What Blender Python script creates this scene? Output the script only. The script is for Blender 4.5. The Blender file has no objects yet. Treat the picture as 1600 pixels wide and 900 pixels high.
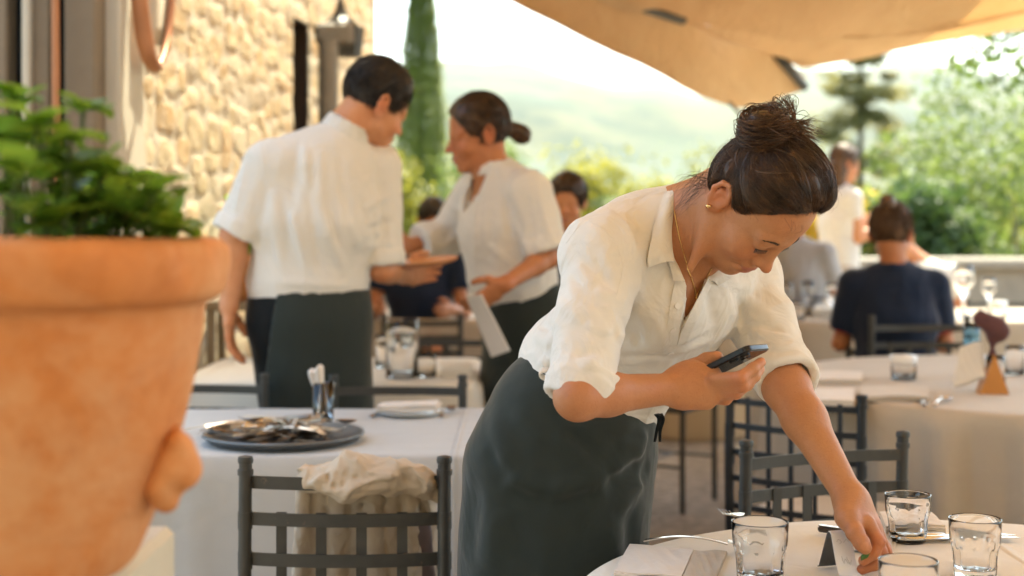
import bpy, bmesh, math, random
import numpy as np
from mathutils import Vector, Matrix
ONLY = None
R = math.radians
F = 2222.0            # focal length of the lens in photo pixels (50 mm lens)
CH = 1.27             # camera height
scene = bpy.context.scene
col = scene.collection
random.seed(7)

def P(px, py, d):
    """a real point: d metres in front of the camera position, seen in that direction"""
    return np.array([(px-800.0)/F*d, d, CH+(350.0-py)/F*d])

# ------------------------------------------------------------ camera
cam_d = bpy.data.cameras.new('camera')
cam = bpy.data.objects.new('camera', cam_d); col.objects.link(cam)
cam.location = (0, 0, CH); cam.rotation_euler = (R(90), 0, 0)
cam_d.sensor_width = 36; cam_d.lens = 50
cam_d.shift_y = -100/1600
cam_d.clip_end = 20000; cam_d.clip_start = 0.05
cam_d.dof.use_dof = True
cam_d.dof.focus_distance = 2.22
cam_d.dof.aperture_fstop = 3.1
scene.camera = cam
# ------------------------------------------------------------ light
SUN_EL, SUN_AZ = 60.0, 19.0     # azimuth clockwise from +Y (towards the landscape, to the right)
w = bpy.data.worlds.new('World'); scene.world = w; w.use_nodes = True
nt = w.node_tree; nt.nodes.clear()
sky = nt.nodes.new('ShaderNodeTexSky'); sky.sky_type = 'NISHITA'; sky.sun_disc = False
sky.sun_elevation = R(SUN_EL); sky.sun_rotation = R(SUN_AZ); sky.dust_density = 3.0; sky.air_density = 1.0
bgn = nt.nodes.new('ShaderNodeBackground'); bgn.inputs['Strength'].default_value = 0.15
wo = nt.nodes.new('ShaderNodeOutputWorld')
nt.links.new(sky.outputs[0], bgn.inputs[0]); nt.links.new(bgn.outputs[0], wo.inputs[0])
sl = bpy.data.lights.new('sun', 'SUN'); sl.energy = 3.2; sl.angle = R(0.6); sl.color = (1.0, 0.93, 0.80)
so = bpy.data.objects.new('sun', sl); col.objects.link(so)
sd = Vector((math.sin(R(SUN_AZ))*math.cos(R(SUN_EL)), math.cos(R(SUN_AZ))*math.cos(R(SUN_EL)), math.sin(R(SUN_EL))))
so.rotation_euler = sd.to_track_quat('Z', 'Y').to_euler()
so.location = (20, 30, 40)
scene.render.engine = 'CYCLES'
scene.view_settings.view_transform = 'Standard'; scene.view_settings.look = 'None'
scene.view_settings.exposure = 2.4; scene.view_settings.gamma = 1.0
scene.view_settings.use_white_balance = True; scene.view_settings.white_balance_temperature = 6950; scene.view_settings.white_balance_tint = 0
scene.cycles.use_denoising = True
scene.cycles.max_bounces = 10; scene.cycles.transparent_max_bounces = 16
scene.cycles.diffuse_bounces = 5; scene.cycles.glossy_bounces = 4; scene.cycles.transmission_bounces = 10
scene.cycles.volume_bounces = 0; scene.cycles.sample_clamp_indirect = 8
scene.cycles.caustics_reflective = False; scene.cycles.caustics_refractive = False

# ------------------------------------------------------------ objects and names
def tag(o, label=None, cat=None, group=None, kind=None):
    if label: o['label'] = label
    if cat: o['category'] = cat
    if group: o['group'] = group
    if kind: o['kind'] = kind
    return o
def link(name, me, mat=None, parent=None, smooth=False):
    o = bpy.data.objects.new(name, me); col.objects.link(o)
    if mat is not None:
        for m in (mat if isinstance(mat, (list, tuple)) else [mat]): me.materials.append(m)
    if parent is not None:
        o.parent = parent
        o.matrix_parent_inverse = parent.matrix_basis.inverted()
    return o
def empty(name, loc, rz=0, label=None, cat=None, group=None):
    o = bpy.data.objects.new(name, None); col.objects.link(o)
    o.location = loc; o.rotation_euler = (0, 0, rz); o.empty_display_size = .1
    return tag(o, label, cat, group)
def copy_tree(o, parent=None):
    c = o.copy(); col.objects.link(c)
    if parent is not None: c.parent = parent
    for ch in list(o.children): copy_tree(ch, c)
    return c

# ------------------------------------------------------------ meshes from numpy
def np_mesh(name, V, Fc, mat=None, parent=None, smooth=True, attr=None, matidx=None):
    V = np.asarray(V, dtype=np.float32); me = bpy.data.meshes.new(name)
    if isinstance(Fc, np.ndarray):
        n, k = Fc.shape; loops = Fc.ravel().astype(np.int32)
        starts = (np.arange(n)*k).astype(np.int32)
    else:
        lens = np.array([len(f) for f in Fc], dtype=np.int32); n = len(Fc)
        loops = np.array([i for f in Fc for i in f], dtype=np.int32)
        starts = np.concatenate([[0], np.cumsum(lens)[:-1]]).astype(np.int32)
    me.vertices.add(len(V)); me.vertices.foreach_set('co', V.ravel())
    me.loops.add(len(loops)); me.loops.foreach_set('vertex_index', loops)
    me.polygons.add(n); me.polygons.foreach_set('loop_start', starts)
    me.update(calc_edges=True)
    me.polygons.foreach_set('use_smooth', np.full(n, smooth))
    if matidx is not None: me.polygons.foreach_set('material_index', np.asarray(matidx, dtype=np.int32))
    if attr is not None:
        for an, av in attr.items():
            a = me.attributes.new(an, 'FLOAT', 'POINT'); a.data.foreach_set('value', np.asarray(av, dtype=np.float32))
    me.validate()
    me.update()
    o = link(name, me, mat, parent)
    return o
class MB:
    """collects shapes that become ONE mesh object"""
    def __init__(s): s.v = []; s.f = []; s.n = 0
    def add(s, V, Fc):
        s.v.append(np.asarray(V, float)); s.f += [tuple(int(i)+s.n for i in f) for f in Fc]; s.n += len(V); return s
    def box(s, lo, hi, M=None, bev=0.0):
        lo = np.array(lo, float); hi = np.array(hi, float)
        if bev <= 0:
            V = np.array([[x, y, z] for x in (lo[0], hi[0]) for y in (lo[1], hi[1]) for z in (lo[2], hi[2])])
            Fc = [(0,1,3,2),(4,6,7,5),(0,4,5,1),(2,3,7,6),(0,2,6,4),(1,5,7,3)]
        else:
            b = min(bev, *((hi-lo)*.49)); V = []; idx = {}
            for i in (0,1):
                for j in (0,1):
                    for k in (0,1):
                        c = np.array([(lo,hi)[i][0], (lo,hi)[j][1], (lo,hi)[k][2]]); s_ = np.array([1-2*i,1-2*j,1-2*k])*b
                        for ax in range(3):
                            p = c + s_; p[ax] = c[ax]; idx[i,j,k,ax] = len(V); V.append(p)
            Fc = []
            def q(ax, side):
                o = [a for a in range(3) if a != ax]; r = []
                for (a, b2) in ((0,0),(1,0),(1,1),(0,1)):
                    t = [0,0,0]; t[ax] = side; t[o[0]] = a; t[o[1]] = b2; r.append(idx[t[0],t[1],t[2],ax])
                return tuple(r)
            for ax in range(3):
                for side in (0,1): Fc.append(q(ax, side))
            for ax in range(3):
                o = [a for a in range(3) if a != ax]
                for a in (0,1):
                    for b2 in (0,1):
                        t0=[0,0,0]; t1=[0,0,0]; t0[o[0]]=a;t0[o[1]]=b2;t1[o[0]]=a;t1[o[1]]=b2;t1[ax]=1
                        Fc.append((idx[(*t0,o[0])], idx[(*t1,o[0])], idx[(*t1,o[1])], idx[(*t0,o[1])]))
            for i in (0,1):
                for j in (0,1):
                    for k in (0,1): Fc.append((idx[i,j,k,0], idx[i,j,k,1], idx[i,j,k,2]))
            V = np.array(V)
        if M is not None: V = V@np.array(M)[:3,:3].T + np.array(M)[:3,3]
        return s.add(V, Fc)
    def tube(s, pts, r, n=8, cap=True, sq=None, closed=False):
        pts = np.asarray(pts, float); m = len(pts); r = np.broadcast_to(np.asarray(r, float), (m,))
        V, Fc = tube_geo(pts, r, n, sq, closed)
        Fc = [tuple(f) for f in Fc]
        if cap and not closed: Fc += [tuple(range(n))[::-1], tuple(range((m-1)*n, m*n))]
        return s.add(V, Fc)
    def lathe(s, prof, c=(0,0,0), n=32, flute=None):
        V = []; Fc = []; m = len(prof)
        for j, (r, z) in enumerate(prof):
            for i in range(n):
                a = 2*math.pi*i/n; rr = r*(1+(flute(a, z) if flute else 0))
                V.append((c[0]+rr*math.cos(a), c[1]+rr*math.sin(a), c[2]+z))
        for j in range(m-1):
            for i in range(n):
                k = (i+1) % n; Fc.append((j*n+i, j*n+k, (j+1)*n+k, (j+1)*n+i))
        if prof[0][0] > 1e-6: Fc.append(tuple(range(n))[::-1])
        if prof[-1][0] > 1e-6: Fc.append(tuple(range((m-1)*n, m*n)))
        return s.add(V, Fc)
    def grid(s, G, thick=0.0):
        """G: (a,b,3) grid of points; thick > 0 gives it two sides and an edge"""
        G = np.asarray(G, float); a, b = G.shape[:2]
        du = np.gradient(G, axis=0); dv = np.gradient(G, axis=1); N = np.cross(du, dv); N /= (np.linalg.norm(N, axis=2, keepdims=True)+1e-9)
        idx = np.arange(a*b).reshape(a, b)
        Q = np.stack([idx[:-1,:-1], idx[1:,:-1], idx[1:,1:], idx[:-1,1:]], -1).reshape(-1, 4)
        if thick <= 0: return s.add(G.reshape(-1, 3), Q.tolist())
        V = np.concatenate([(G+N*thick/2).reshape(-1,3), (G-N*thick/2).reshape(-1,3)]); o = a*b
        Fc = Q.tolist() + (Q[:, ::-1]+o).tolist()
        ring = list(idx[0,:]) + list(idx[1:,-1]) + list(idx[-1,-2::-1]) + list(idx[-2:0:-1,0])
        for i in range(len(ring)):
            p, q = int(ring[i]), int(ring[(i+1) % len(ring)]); Fc.append((p, q, q+o, p+o))
        return s.add(V, Fc)
    def build(s, name, mat=None, parent=None, smooth=False, angle=None):
        o = np_mesh(name, np.concatenate(s.v), s.f, mat, parent, smooth)
        bm = bmesh.new(); bm.from_mesh(o.data); bmesh.ops.recalc_face_normals(bm, faces=bm.faces); bm.to_mesh(o.data); bm.free()
        if angle: o.data.set_sharp_from_angle(angle=R(angle))
        return o
def frames(pts):
    m = len(pts); T = np.gradient(pts, axis=0); T /= (np.linalg.norm(T, axis=1, keepdims=True)+1e-12)
    ref = np.array([0,0,1.]) if abs(T[0][2]) < .9 else np.array([1.,0,0]); N = np.zeros_like(T)
    n0 = np.cross(T[0], np.cross(ref, T[0])); N[0] = n0/np.linalg.norm(n0)
    for i in range(1, m):
        n = N[i-1]-T[i]*(N[i-1]@T[i]); N[i] = n/(np.linalg.norm(n)+1e-12)
    return T, N, np.cross(T, N)
def tube_geo(pts, r, n=6, sq=None, closed=False):
    m = len(pts); T, N, B = frames(pts)
    a = np.arange(n)*2*math.pi/n + (math.pi/4 if sq else 0); ca, sa = np.cos(a), np.sin(a)
    w, h = (sq if sq else (1, 1))
    V = pts[:,None,:] + r[:,None,None]*(ca[None,:,None]*N[:,None,:]*w + sa[None,:,None]*B[:,None,:]*h)
    i = np.arange(m if closed else m-1); A = (i[:,None]*n); Bn = (((i+1) % m)[:,None]*n); k = np.arange(n)[None,:]; k2 = (k+1) % n
    Fc = np.stack([A+k, A+k2, Bn+k2, Bn+k], -1).reshape(-1, 4)
    return V.reshape(-1, 3), Fc
def tubes_mesh(name, curves, radii, mat, parent=None, n=4):
    Vs = []; Fs = []; o = 0
    for c, r in zip(curves, radii):
        V, Fc = tube_geo(np.asarray(c, float), np.broadcast_to(np.asarray(r, float), (len(c),)), n)
        Vs.append(V); Fs.append(Fc+o); o += len(V)
    return np_mesh(name, np.concatenate(Vs), np.concatenate(Fs), mat, parent, True)
def spline(pts, n=24):
    """Catmull-Rom through the points"""
    p = np.asarray(pts, float)
    if len(p) == 2: return p[0]+(p[1]-p[0])*np.linspace(0,1,n)[:,None]
    q = np.concatenate([[2*p[0]-p[1]], p, [2*p[-1]-p[-2]]]); t = np.linspace(0, len(p)-1-1e-9, n); i = t.astype(int); u = (t-i)[:,None]
    a, b, c, d = q[i], q[i+1], q[i+2], q[i+3]
    return .5*((2*b)+(-a+c)*u+(2*a-5*b+4*c-d)*u**2+(-a+3*b-3*c+d)*u**3)

# ------------------------------------------------------------ noise
def _h(i, j, k, s):
    n = (i*374761393 + j*668265263 + k*2147483647 + s*1274126177) & 0x7fffffff
    n = ((n ^ (n >> 13))*1103515245) & 0x7fffffff
    n = ((n ^ (n >> 15))*69069) & 0x7fffffff
    return (n & 0xffff)/65535.0*2-1
def noise(Pn, s=0):
    q = np.floor(Pn).astype(np.int64); f = Pn-q; f = f*f*(3-2*f); i, j, k = q.T; r = 0
    for a in (0,1):
        for b in (0,1):
            for c in (0,1):
                wgt = (f[:,0] if a else 1-f[:,0])*(f[:,1] if b else 1-f[:,1])*(f[:,2] if c else 1-f[:,2])
                r = r + wgt*_h(i+a, j+b, k+c, s)
    return r
def creases(p, sc, s=0, sharp=2.4):
    """sharp little ridges running through cloth"""
    q = p*np.asarray(sc, float); q = q+.7*np.stack([noise(q*.45+9, s+11), noise(q*.45+31, s+12), noise(q*.45+57, s+13)], 1)
    return np.clip(1-sharp*np.abs(noise(q, s)), 0, 1)**1.5
def fbm(Pn, o=3, s=0): return sum(noise(Pn*2**i, s+i)*.5**i for i in range(o))

# ------------------------------------------------------------ signed distance modelling
def L2(v): return np.sqrt(np.einsum('ij,ij->i', v, v))
def nrm(v): v = np.asarray(v, float); return v/(np.linalg.norm(v)+1e-12)
class Prim:
    def __init__(s, fn, c, r): s.fn = fn; s.c = np.asarray(c, float); s.r = r
def cap(a, b, ra, rb):
    a = np.asarray(a, float); b = np.asarray(b, float); ba = b-a; bb = ba@ba+1e-12
    def fn(p):
        h = np.clip(((p-a)@ba)/bb, 0, 1); return L2(p-a-h[:,None]*ba)-(ra+(rb-ra)*h)
    return Prim(fn, (a+b)/2, np.sqrt(bb)/2+max(ra, rb))
def ecap(a, b, wa, wb, side):
    """tapered capsule, elliptical: wa=(half width along side, half depth) at a, wb at b"""
    a = np.asarray(a, float); b = np.asarray(b, float); ba = b-a; bb = ba@ba; t = ba/np.sqrt(bb)
    s_ = nrm(np.asarray(side, float)-t*(np.asarray(side, float)@t)); n = np.cross(t, s_)
    def fn(p):
        q = p-a; h = np.clip((q@ba)/bb, 0, 1); q = q-h[:,None]*ba
        x, y, z = q@s_, q@n, q@t; w_ = wa[0]+(wb[0]-wa[0])*h; d_ = wa[1]+(wb[1]-wa[1])*h; m = np.minimum(w_, d_)
        k0 = np.sqrt((x/w_)**2+(y/d_)**2+(z/m)**2)+1e-9; k1 = np.sqrt((x/w_**2)**2+(y/d_**2)**2+(z/m**2)**2)+1e-9
        return k0*(k0-1)/k1
    return Prim(fn, (a+b)/2, np.sqrt(bb)/2+max(*wa, *wb))
def ell(c, r, M=None):
    """ellipsoid; M columns are its axes"""
    c = np.asarray(c, float); r = np.asarray(r, float)
    def fn(p):
        q = p-c
        if M is not None: q = q@M
        k0 = L2(q/r)+1e-9; k1 = L2(q/r**2)+1e-9; return k0*(k0-1)/k1
    return Prim(fn, c, r.max())
def rbox(c, r, M=None, rd=.005):
    c = np.asarray(c, float); r = np.asarray(r, float)-rd
    def fn(p):
        q = p-c
        if M is not None: q = q@M
        q = np.abs(q)-r; return L2(np.maximum(q, 0))+np.minimum(q.max(axis=1), 0)-rd
    return Prim(fn, c, np.linalg.norm(r)+rd)
def plane(c, n):
    """solid on the side away from n"""
    c = np.asarray(c, float); n = nrm(n); return Prim(lambda p: (p-c)@n, c, 99)
def poly_prism(pts, n, depth):
    """prism with polygon outline (3D points in a plane of normal n) reaching depth both ways"""
    pts = np.asarray(pts, float); c = pts.mean(0); n = nrm(n); u = nrm(pts[1]-pts[0]); u = nrm(u-n*(u@n)); v = np.cross(n, u)
    q = np.stack([(pts-c)@u, (pts-c)@v], 1)
    def fn(p):
        x = np.stack([(p-c)@u, (p-c)@v], 1); d = np.full(len(p), 1e9); s = np.ones(len(p)); m = len(q)
        for i in range(m):
            j = (i-1) % m; e = q[j]-q[i]; w_ = x-q[i]; b = w_-e*np.clip((w_@e)/(e@e), 0, 1)[:,None]
            d = np.minimum(d, (b*b).sum(1)); c1 = x[:,1] >= q[i,1]; c2 = x[:,1] < q[j,1]; c3 = e[0]*w_[:,1] > e[1]*w_[:,0]
            fl = (c1 & c2 & c3) | (~c1 & ~c2 & ~c3); s = np.where(fl, -s, s)
        d = s*np.sqrt(d); return np.maximum(d, np.abs((p-c)@n)-depth)
    return Prim(fn, c, np.linalg.norm(q, axis=1).max()+depth)
class Shape:
    def __init__(s): s.ops = []
    def add(s, p, k=.01): s.ops.append(('a', p, k)); return s
    def sub(s, p, k=.004): s.ops.append(('s', p, k)); return s
    def isect(s, p, k=.003): s.ops.append(('i', p, k)); return s
    def fold(s, a, b, w, amp):
        a = np.asarray(a, float); b = np.asarray(b, float); ba = b-a; bb = ba@ba+1e-9
        def fn(p):
            t = ((p-a)@ba)/bb; h = np.clip(t, 0, 1); dd = L2(p-a-h[:,None]*ba)
            e = np.clip(np.minimum(h, 1-h)*4+.15, 0, 1); return amp*e*np.exp(-(dd/w)**2)
        s.ops.append(('d', Prim(fn, (a+b)/2, np.sqrt(bb)/2+2.2*w), 0)); return s
    def disp(s, fn): s.ops.append(('g', fn, 0)); return s
    def loft(s, pts, k=.02):
        """pts: list of (point, half width, half depth, side)"""
        for (a, wa, da, sa), (b, wb, db, sb) in zip(pts[:-1], pts[1:]): s.add(ecap(a, b, (wa, da), (wb, db), (np.asarray(sa)+np.asarray(sb))/2), k)
        return s
    def ev(s, p, c=None, r=None):
        d = np.full(len(p), 1e3)
        for op, q, k in s.ops:
            if op == 'g': d = d-q(p); continue
            if c is not None and op != 'i' and q.r < 90:
                gap = np.linalg.norm(q.c-c)-r-q.r
                if gap > (.03+k if op == 'a' else k+.012): continue
            x = q.fn(p)
            if op == 'a':
                if k > 0: h = np.clip(k-np.abs(d-x), 0, None)/k; d = np.minimum(d, x)-h*h*k*.25
                else: d = np.minimum(d, x)
            elif op == 's' or op == 'i':
                x = -x if op == 's' else x
                if k > 0: h = np.clip(k-np.abs(d-x), 0, None)/k; d = np.maximum(d, x)+h*h*k*.25
                else: d = np.maximum(d, x)
            else: d = d-x
        return d
    def hit(s, px, py, d0=1.2, d1=6.0):
        """where the view ray through (px,py) first meets the shape; None if it does not"""
        o = np.array([0, 0, CH]); v = P(px, py, 1.0)-o; v /= np.linalg.norm(v); t = np.arange(d0, d1, .004)
        dd = s.ev(o+v*t[:,None]); i = np.argmax(dd < 0)
        if dd[i] >= 0: return None
        f_ = dd[i-1]/(dd[i-1]-dd[i]) if i else 0
        return o+v*(t[max(i-1, 0)]+f_*.004)
    def grad(s, p, e=.002):
        p = np.asarray(p, float).reshape(-1, 3); g = np.stack([s.ev(p+np.eye(3)[i]*e)-s.ev(p-np.eye(3)[i]*e) for i in range(3)], 1)
        return g/(L2(g)[:,None]+1e-12)
    def stroke(s, a, b, w=.006, amp=.004, d0=1.2, base=None, bend=0):
        """a raised (amp>0) or sunk fold running over the surface between two directions"""
        q = base or s; pts = []
        for t in np.linspace(0, 1, 7):
            h = q.hit(a[0]+(b[0]-a[0])*t, a[1]+(b[1]-a[1])*t+bend*math.sin(math.pi*t), d0)
            if h is not None and (not pts or np.linalg.norm(h-pts[-1]) < .12): pts.append(h)
        if len(pts) < 2: return s
        A = np.array(pts); m = len(A)-1; c = (A.min(0)+A.max(0))/2
        def fn(p):
            best = np.full(len(p), 1e9); par = np.zeros(len(p))
            for i in range(m):
                ba = A[i+1]-A[i]; h = np.clip(((p-A[i])@ba)/(ba@ba+1e-12), 0, 1); dd = L2(p-A[i]-h[:,None]*ba); k = dd < best; best = np.where(k, dd, best); par = np.where(k, (i+h)/m, par)
            e = np.clip(np.minimum(par, 1-par)*3.5+.1, 0, 1); return amp*e*np.exp(-(best/w)**2)
        s.ops.append(('d', Prim(fn, c, np.linalg.norm(A-c, axis=1).max()+2.3*w), 0)); return s
    def mesh(s, name, lo, hi, h, mat=None, parent=None, attr=None, keep=None):
        lo = np.asarray(lo, float); hi = np.asarray(hi, float); B = 8
        nb = np.ceil((hi-lo)/(h*B)).astype(int); n = nb*B
        bi = np.stack(np.meshgrid(*[np.arange(x) for x in nb], indexing='ij'), -1).reshape(-1, 3)
        cc = lo+(bi*B+(B-1)/2)*h; dc = np.concatenate([s.ev(cc[i:i+60000]) for i in range(0, len(cc), 60000)])
        D = np.repeat(np.repeat(np.repeat(np.where(dc > 0, 1., -1.).astype(np.float32).reshape(nb), B, 0), B, 1), B, 2)
        act = np.abs(dc) < h*B*1.0+.012; ab = bi[act]
        loc = np.stack(np.meshgrid(*[np.arange(B)]*3, indexing='ij'), -1).reshape(-1, 3)
        sup = ab//4; key = (sup[:,0]*4096+sup[:,1])*4096+sup[:,2]
        for kx in np.unique(key):
            g = ab[key == kx]; idx = (g[:,None,:]*B+loc[None]).reshape(-1, 3); pts = lo+idx*h
            mn, mx = pts.min(0), pts.max(0)
            D[idx[:,0], idx[:,1], idx[:,2]] = s.ev(pts, (mn+mx)/2, np.linalg.norm(mx-mn)/2)
        V, Q = surface_nets(D, lo, h)
        if keep is not None:
            m = keep(V); Q = Q[m[Q].all(axis=1)]; used = np.unique(Q); mp = np.full(len(V), -1); mp[used] = np.arange(len(used)); V = V[used]; Q = mp[Q]
        at = {k_: f_(V) for k_, f_ in attr.items()} if attr else None
        return np_mesh(name, V, Q, mat, parent, True, at)
def surface_nets(D, lo, h):
    S = D < 0; nx, ny, nz = D.shape
    c = np.zeros((nx-1, ny-1, nz-1), np.uint8)
    for a in (0,1):
        for b in (0,1):
            for k in (0,1): c += S[a:nx-1+a, b:ny-1+b, k:nz-1+k]
    cells = np.argwhere((c > 0) & (c < 8)); del c
    cor = [(a,b,k) for a in (0,1) for b in (0,1) for k in (0,1)]
    val = {q: D[cells[:,0]+q[0], cells[:,1]+q[1], cells[:,2]+q[2]].astype(float) for q in cor}
    acc = np.zeros((len(cells), 3)); cnt = np.zeros(len(cells))
    for q in cor:
        for ax in range(3):
            if q[ax] == 0:
                q2 = list(q); q2[ax] = 1; q2 = tuple(q2); v0, v1 = val[q], val[q2]; m = (v0 < 0) != (v1 < 0)
                t = np.where(m, v0/(v0-v1+1e-20), 0); p = np.array(q, float)[None].repeat(len(cells), 0); p[:,ax] += t
                acc += p*m[:,None]; cnt += m
    V = lo+(cells+acc/cnt[:,None])*h
    idm = np.full((nx-1, ny-1, nz-1), -1, np.int32); idm[cells[:,0], cells[:,1], cells[:,2]] = np.arange(len(cells))
    Q = []
    for ax in range(3):
        sl0 = [slice(1, -1)]*3; sl0[ax] = slice(0, -1); sl1 = [slice(1, -1)]*3; sl1[ax] = slice(1, None)
        A, Bm = S[tuple(sl0)], S[tuple(sl1)]; e = np.argwhere(A != Bm); off = np.ones(3, int); off[ax] = 0; e = e+off
        u, v = [(1,2),(2,0),(0,1)][ax]
        eu = np.zeros(3, int); eu[u] = 1; ev_ = np.zeros(3, int); ev_[v] = 1
        g = lambda z: idm[z[:,0], z[:,1], z[:,2]]
        q = np.stack([g(e-eu-ev_), g(e-ev_), g(e), g(e-eu)], 1)
        flip = ~S[e[:,0], e[:,1], e[:,2]]; q[flip] = q[flip][:, ::-1]; q = q[(q >= 0).all(1)]; Q.append(q)
    return V, np.concatenate(Q)
# ------------------------------------------------------------ materials
def new_mat(name):
    m = bpy.data.materials.new(name); m.use_nodes = True; t = m.node_tree
    return m, t, t.nodes['Principled BSDF']
def nd(t, typ, **kw):
    n = t.nodes.new(typ)
    for k, v in kw.items():
        if k.startswith('i_'):
            key = k[2:]; n.inputs[int(key) if key.isdigit() else key.replace('_', ' ')].default_value = v
        else: setattr(n, k, v)
    return n
def mixc(t, fac, a, b):
    n = t.nodes.new('ShaderNodeMix'); n.data_type = 'RGBA'
    for sock, v in ((n.inputs[0], fac), (n.inputs[6], a), (n.inputs[7], b)):
        if hasattr(v, 'links'): t.links.new(v, sock)
        else: sock.default_value = v if not isinstance(v, tuple) else (*v[:3], 1)
    return n.outputs[2]
def ramp(t, fac, stops):
    n = t.nodes.new('ShaderNodeValToRGB'); cr = n.color_ramp
    while len(cr.elements) < len(stops): cr.elements.new(.5)
    for e, (p, c) in zip(cr.elements, stops): e.position = p; e.color = (*c, 1) if len(c) == 3 else c
    t.links.new(fac, n.inputs[0]); return n.outputs[0]
def noise_n(t, scale, detail=3, rough=.5, vec=None, dist=0):
    n = nd(t, 'ShaderNodeTexNoise'); n.inputs['Scale'].default_value = scale; n.inputs['Detail'].default_value = detail
    n.inputs['Roughness'].default_value = rough; n.inputs['Distortion'].default_value = dist
    if vec is not None: t.links.new(vec, n.inputs['Vector'])
    return n
def coords(t, kind='Object', scale=None, rot=None):
    c = nd(t, 'ShaderNodeTexCoord').outputs[kind]
    if scale or rot:
        m = nd(t, 'ShaderNodeMapping')
        if scale: m.inputs['Scale'].default_value = scale
        if rot: m.inputs['Rotation'].default_value = rot
        t.links.new(c, m.inputs['Vector']); c = m.outputs[0]
    return c
def bump(t, b, h, strength=.3, dist=.002, chain=None):
    n = nd(t, 'ShaderNodeBump'); n.inputs['Strength'].default_value = strength; n.inputs['Distance'].default_value = dist
    t.links.new(h, n.inputs['Height'])
    if chain is not None: t.links.new(chain, n.inputs['Normal'])
    t.links.new(n.outputs[0], b.inputs['Normal']); return n.outputs[0]
def simple(name, c, rough=.5, metal=0, var=.15, scale=8, bmp=0, bscale=80, bdist=.001, **kw):
    """one colour with a mottled variation and a fine bump"""
    m, t, b = new_mat(name); v = coords(t)
    n = noise_n(t, scale, 4, .6, v); c = np.array(c, float)
    t.links.new(mixc(t, n.outputs['Fac'], tuple(c*(1-var)), tuple(np.clip(c*(1+var), 0, 1))), b.inputs['Base Color'])
    b.inputs['Roughness'].default_value = rough; b.inputs['Metallic'].default_value = metal
    if bmp: bump(t, b, noise_n(t, bscale, 4, .6, v).outputs['Fac'], bmp, bdist)
    for k, x in kw.items(): b.inputs[k.replace('_', ' ')].default_value = x
    return m
def cloth(name, c, rough=.9, weave=900, var=.06, sheen=.2, wrinkle=.25, trans=0, wdist=.004, wscale=9):
    m, t, b = new_mat(name); v = coords(t); c = np.array(c, float)
    n = noise_n(t, 6, 4, .6, v)
    t.links.new(mixc(t, n.outputs['Fac'], tuple(c*(1-var)), tuple(np.clip(c*(1+var), 0, 1))), b.inputs['Base Color'])
    b.inputs['Roughness'].default_value = rough; b.inputs['Sheen Weight'].default_value = sheen; b.inputs['Sheen Roughness'].default_value = .4
    b.inputs['Specular IOR Level'].default_value = .2
    ch = None
    if wrinkle:
        n2 = noise_n(t, wscale, 3, .5, v, dist=1.2); ch = bump(t, b, n2.outputs['Fac'], wrinkle, wdist*4)
    n3 = noise_n(t, weave, 2, .7, coords(t, scale=(1, 1, .35))); ch = bump(t, b, n3.outputs['Fac'], .35, .0006, ch)
    if trans:
        tr = nd(t, 'ShaderNodeBsdfTranslucent'); tr.inputs[0].default_value = (*np.clip(c*1.0, 0, 1), 1)
        mx = nd(t, 'ShaderNodeMixShader'); mx.inputs[0].default_value = trans
        t.links.new(b.outputs[0], mx.inputs[1]); t.links.new(tr.outputs[0], mx.inputs[2]); t.links.new(mx.outputs[0], t.nodes['Material Output'].inputs[0])
    return m
def ironed(m, gap=.46, off=.13):
    """pressed fold lines of a table cloth"""
    t = m.node_tree; b = t.nodes['Principled BSDF']; sp = nd(t, 'ShaderNodeSeparateXYZ'); t.links.new(coords(t), sp.inputs[0]); hs = []
    for k in (0, 1):
        ad = nd(t, 'ShaderNodeMath', operation='ADD'); t.links.new(sp.outputs[k], ad.inputs[0]); ad.inputs[1].default_value = off+10*gap*2; pp = nd(t, 'ShaderNodeMath', operation='PINGPONG'); t.links.new(ad.outputs[0], pp.inputs[0]); pp.inputs[1].default_value = gap
        mr = nd(t, 'ShaderNodeMapRange', interpolation_type='SMOOTHSTEP'); t.links.new(pp.outputs[0], mr.inputs[0]); mr.inputs[1].default_value = 0; mr.inputs[2].default_value = .012; mr.inputs[3].default_value = 1; mr.inputs[4].default_value = 0; hs.append(mr.outputs[0])
    mx = nd(t, 'ShaderNodeMath', operation='MAXIMUM'); t.links.new(hs[0], mx.inputs[0]); t.links.new(hs[1], mx.inputs[1]); old = b.inputs['Normal'].links[0].from_socket; bump(t, b, mx.outputs[0], .8, .004, old)
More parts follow.
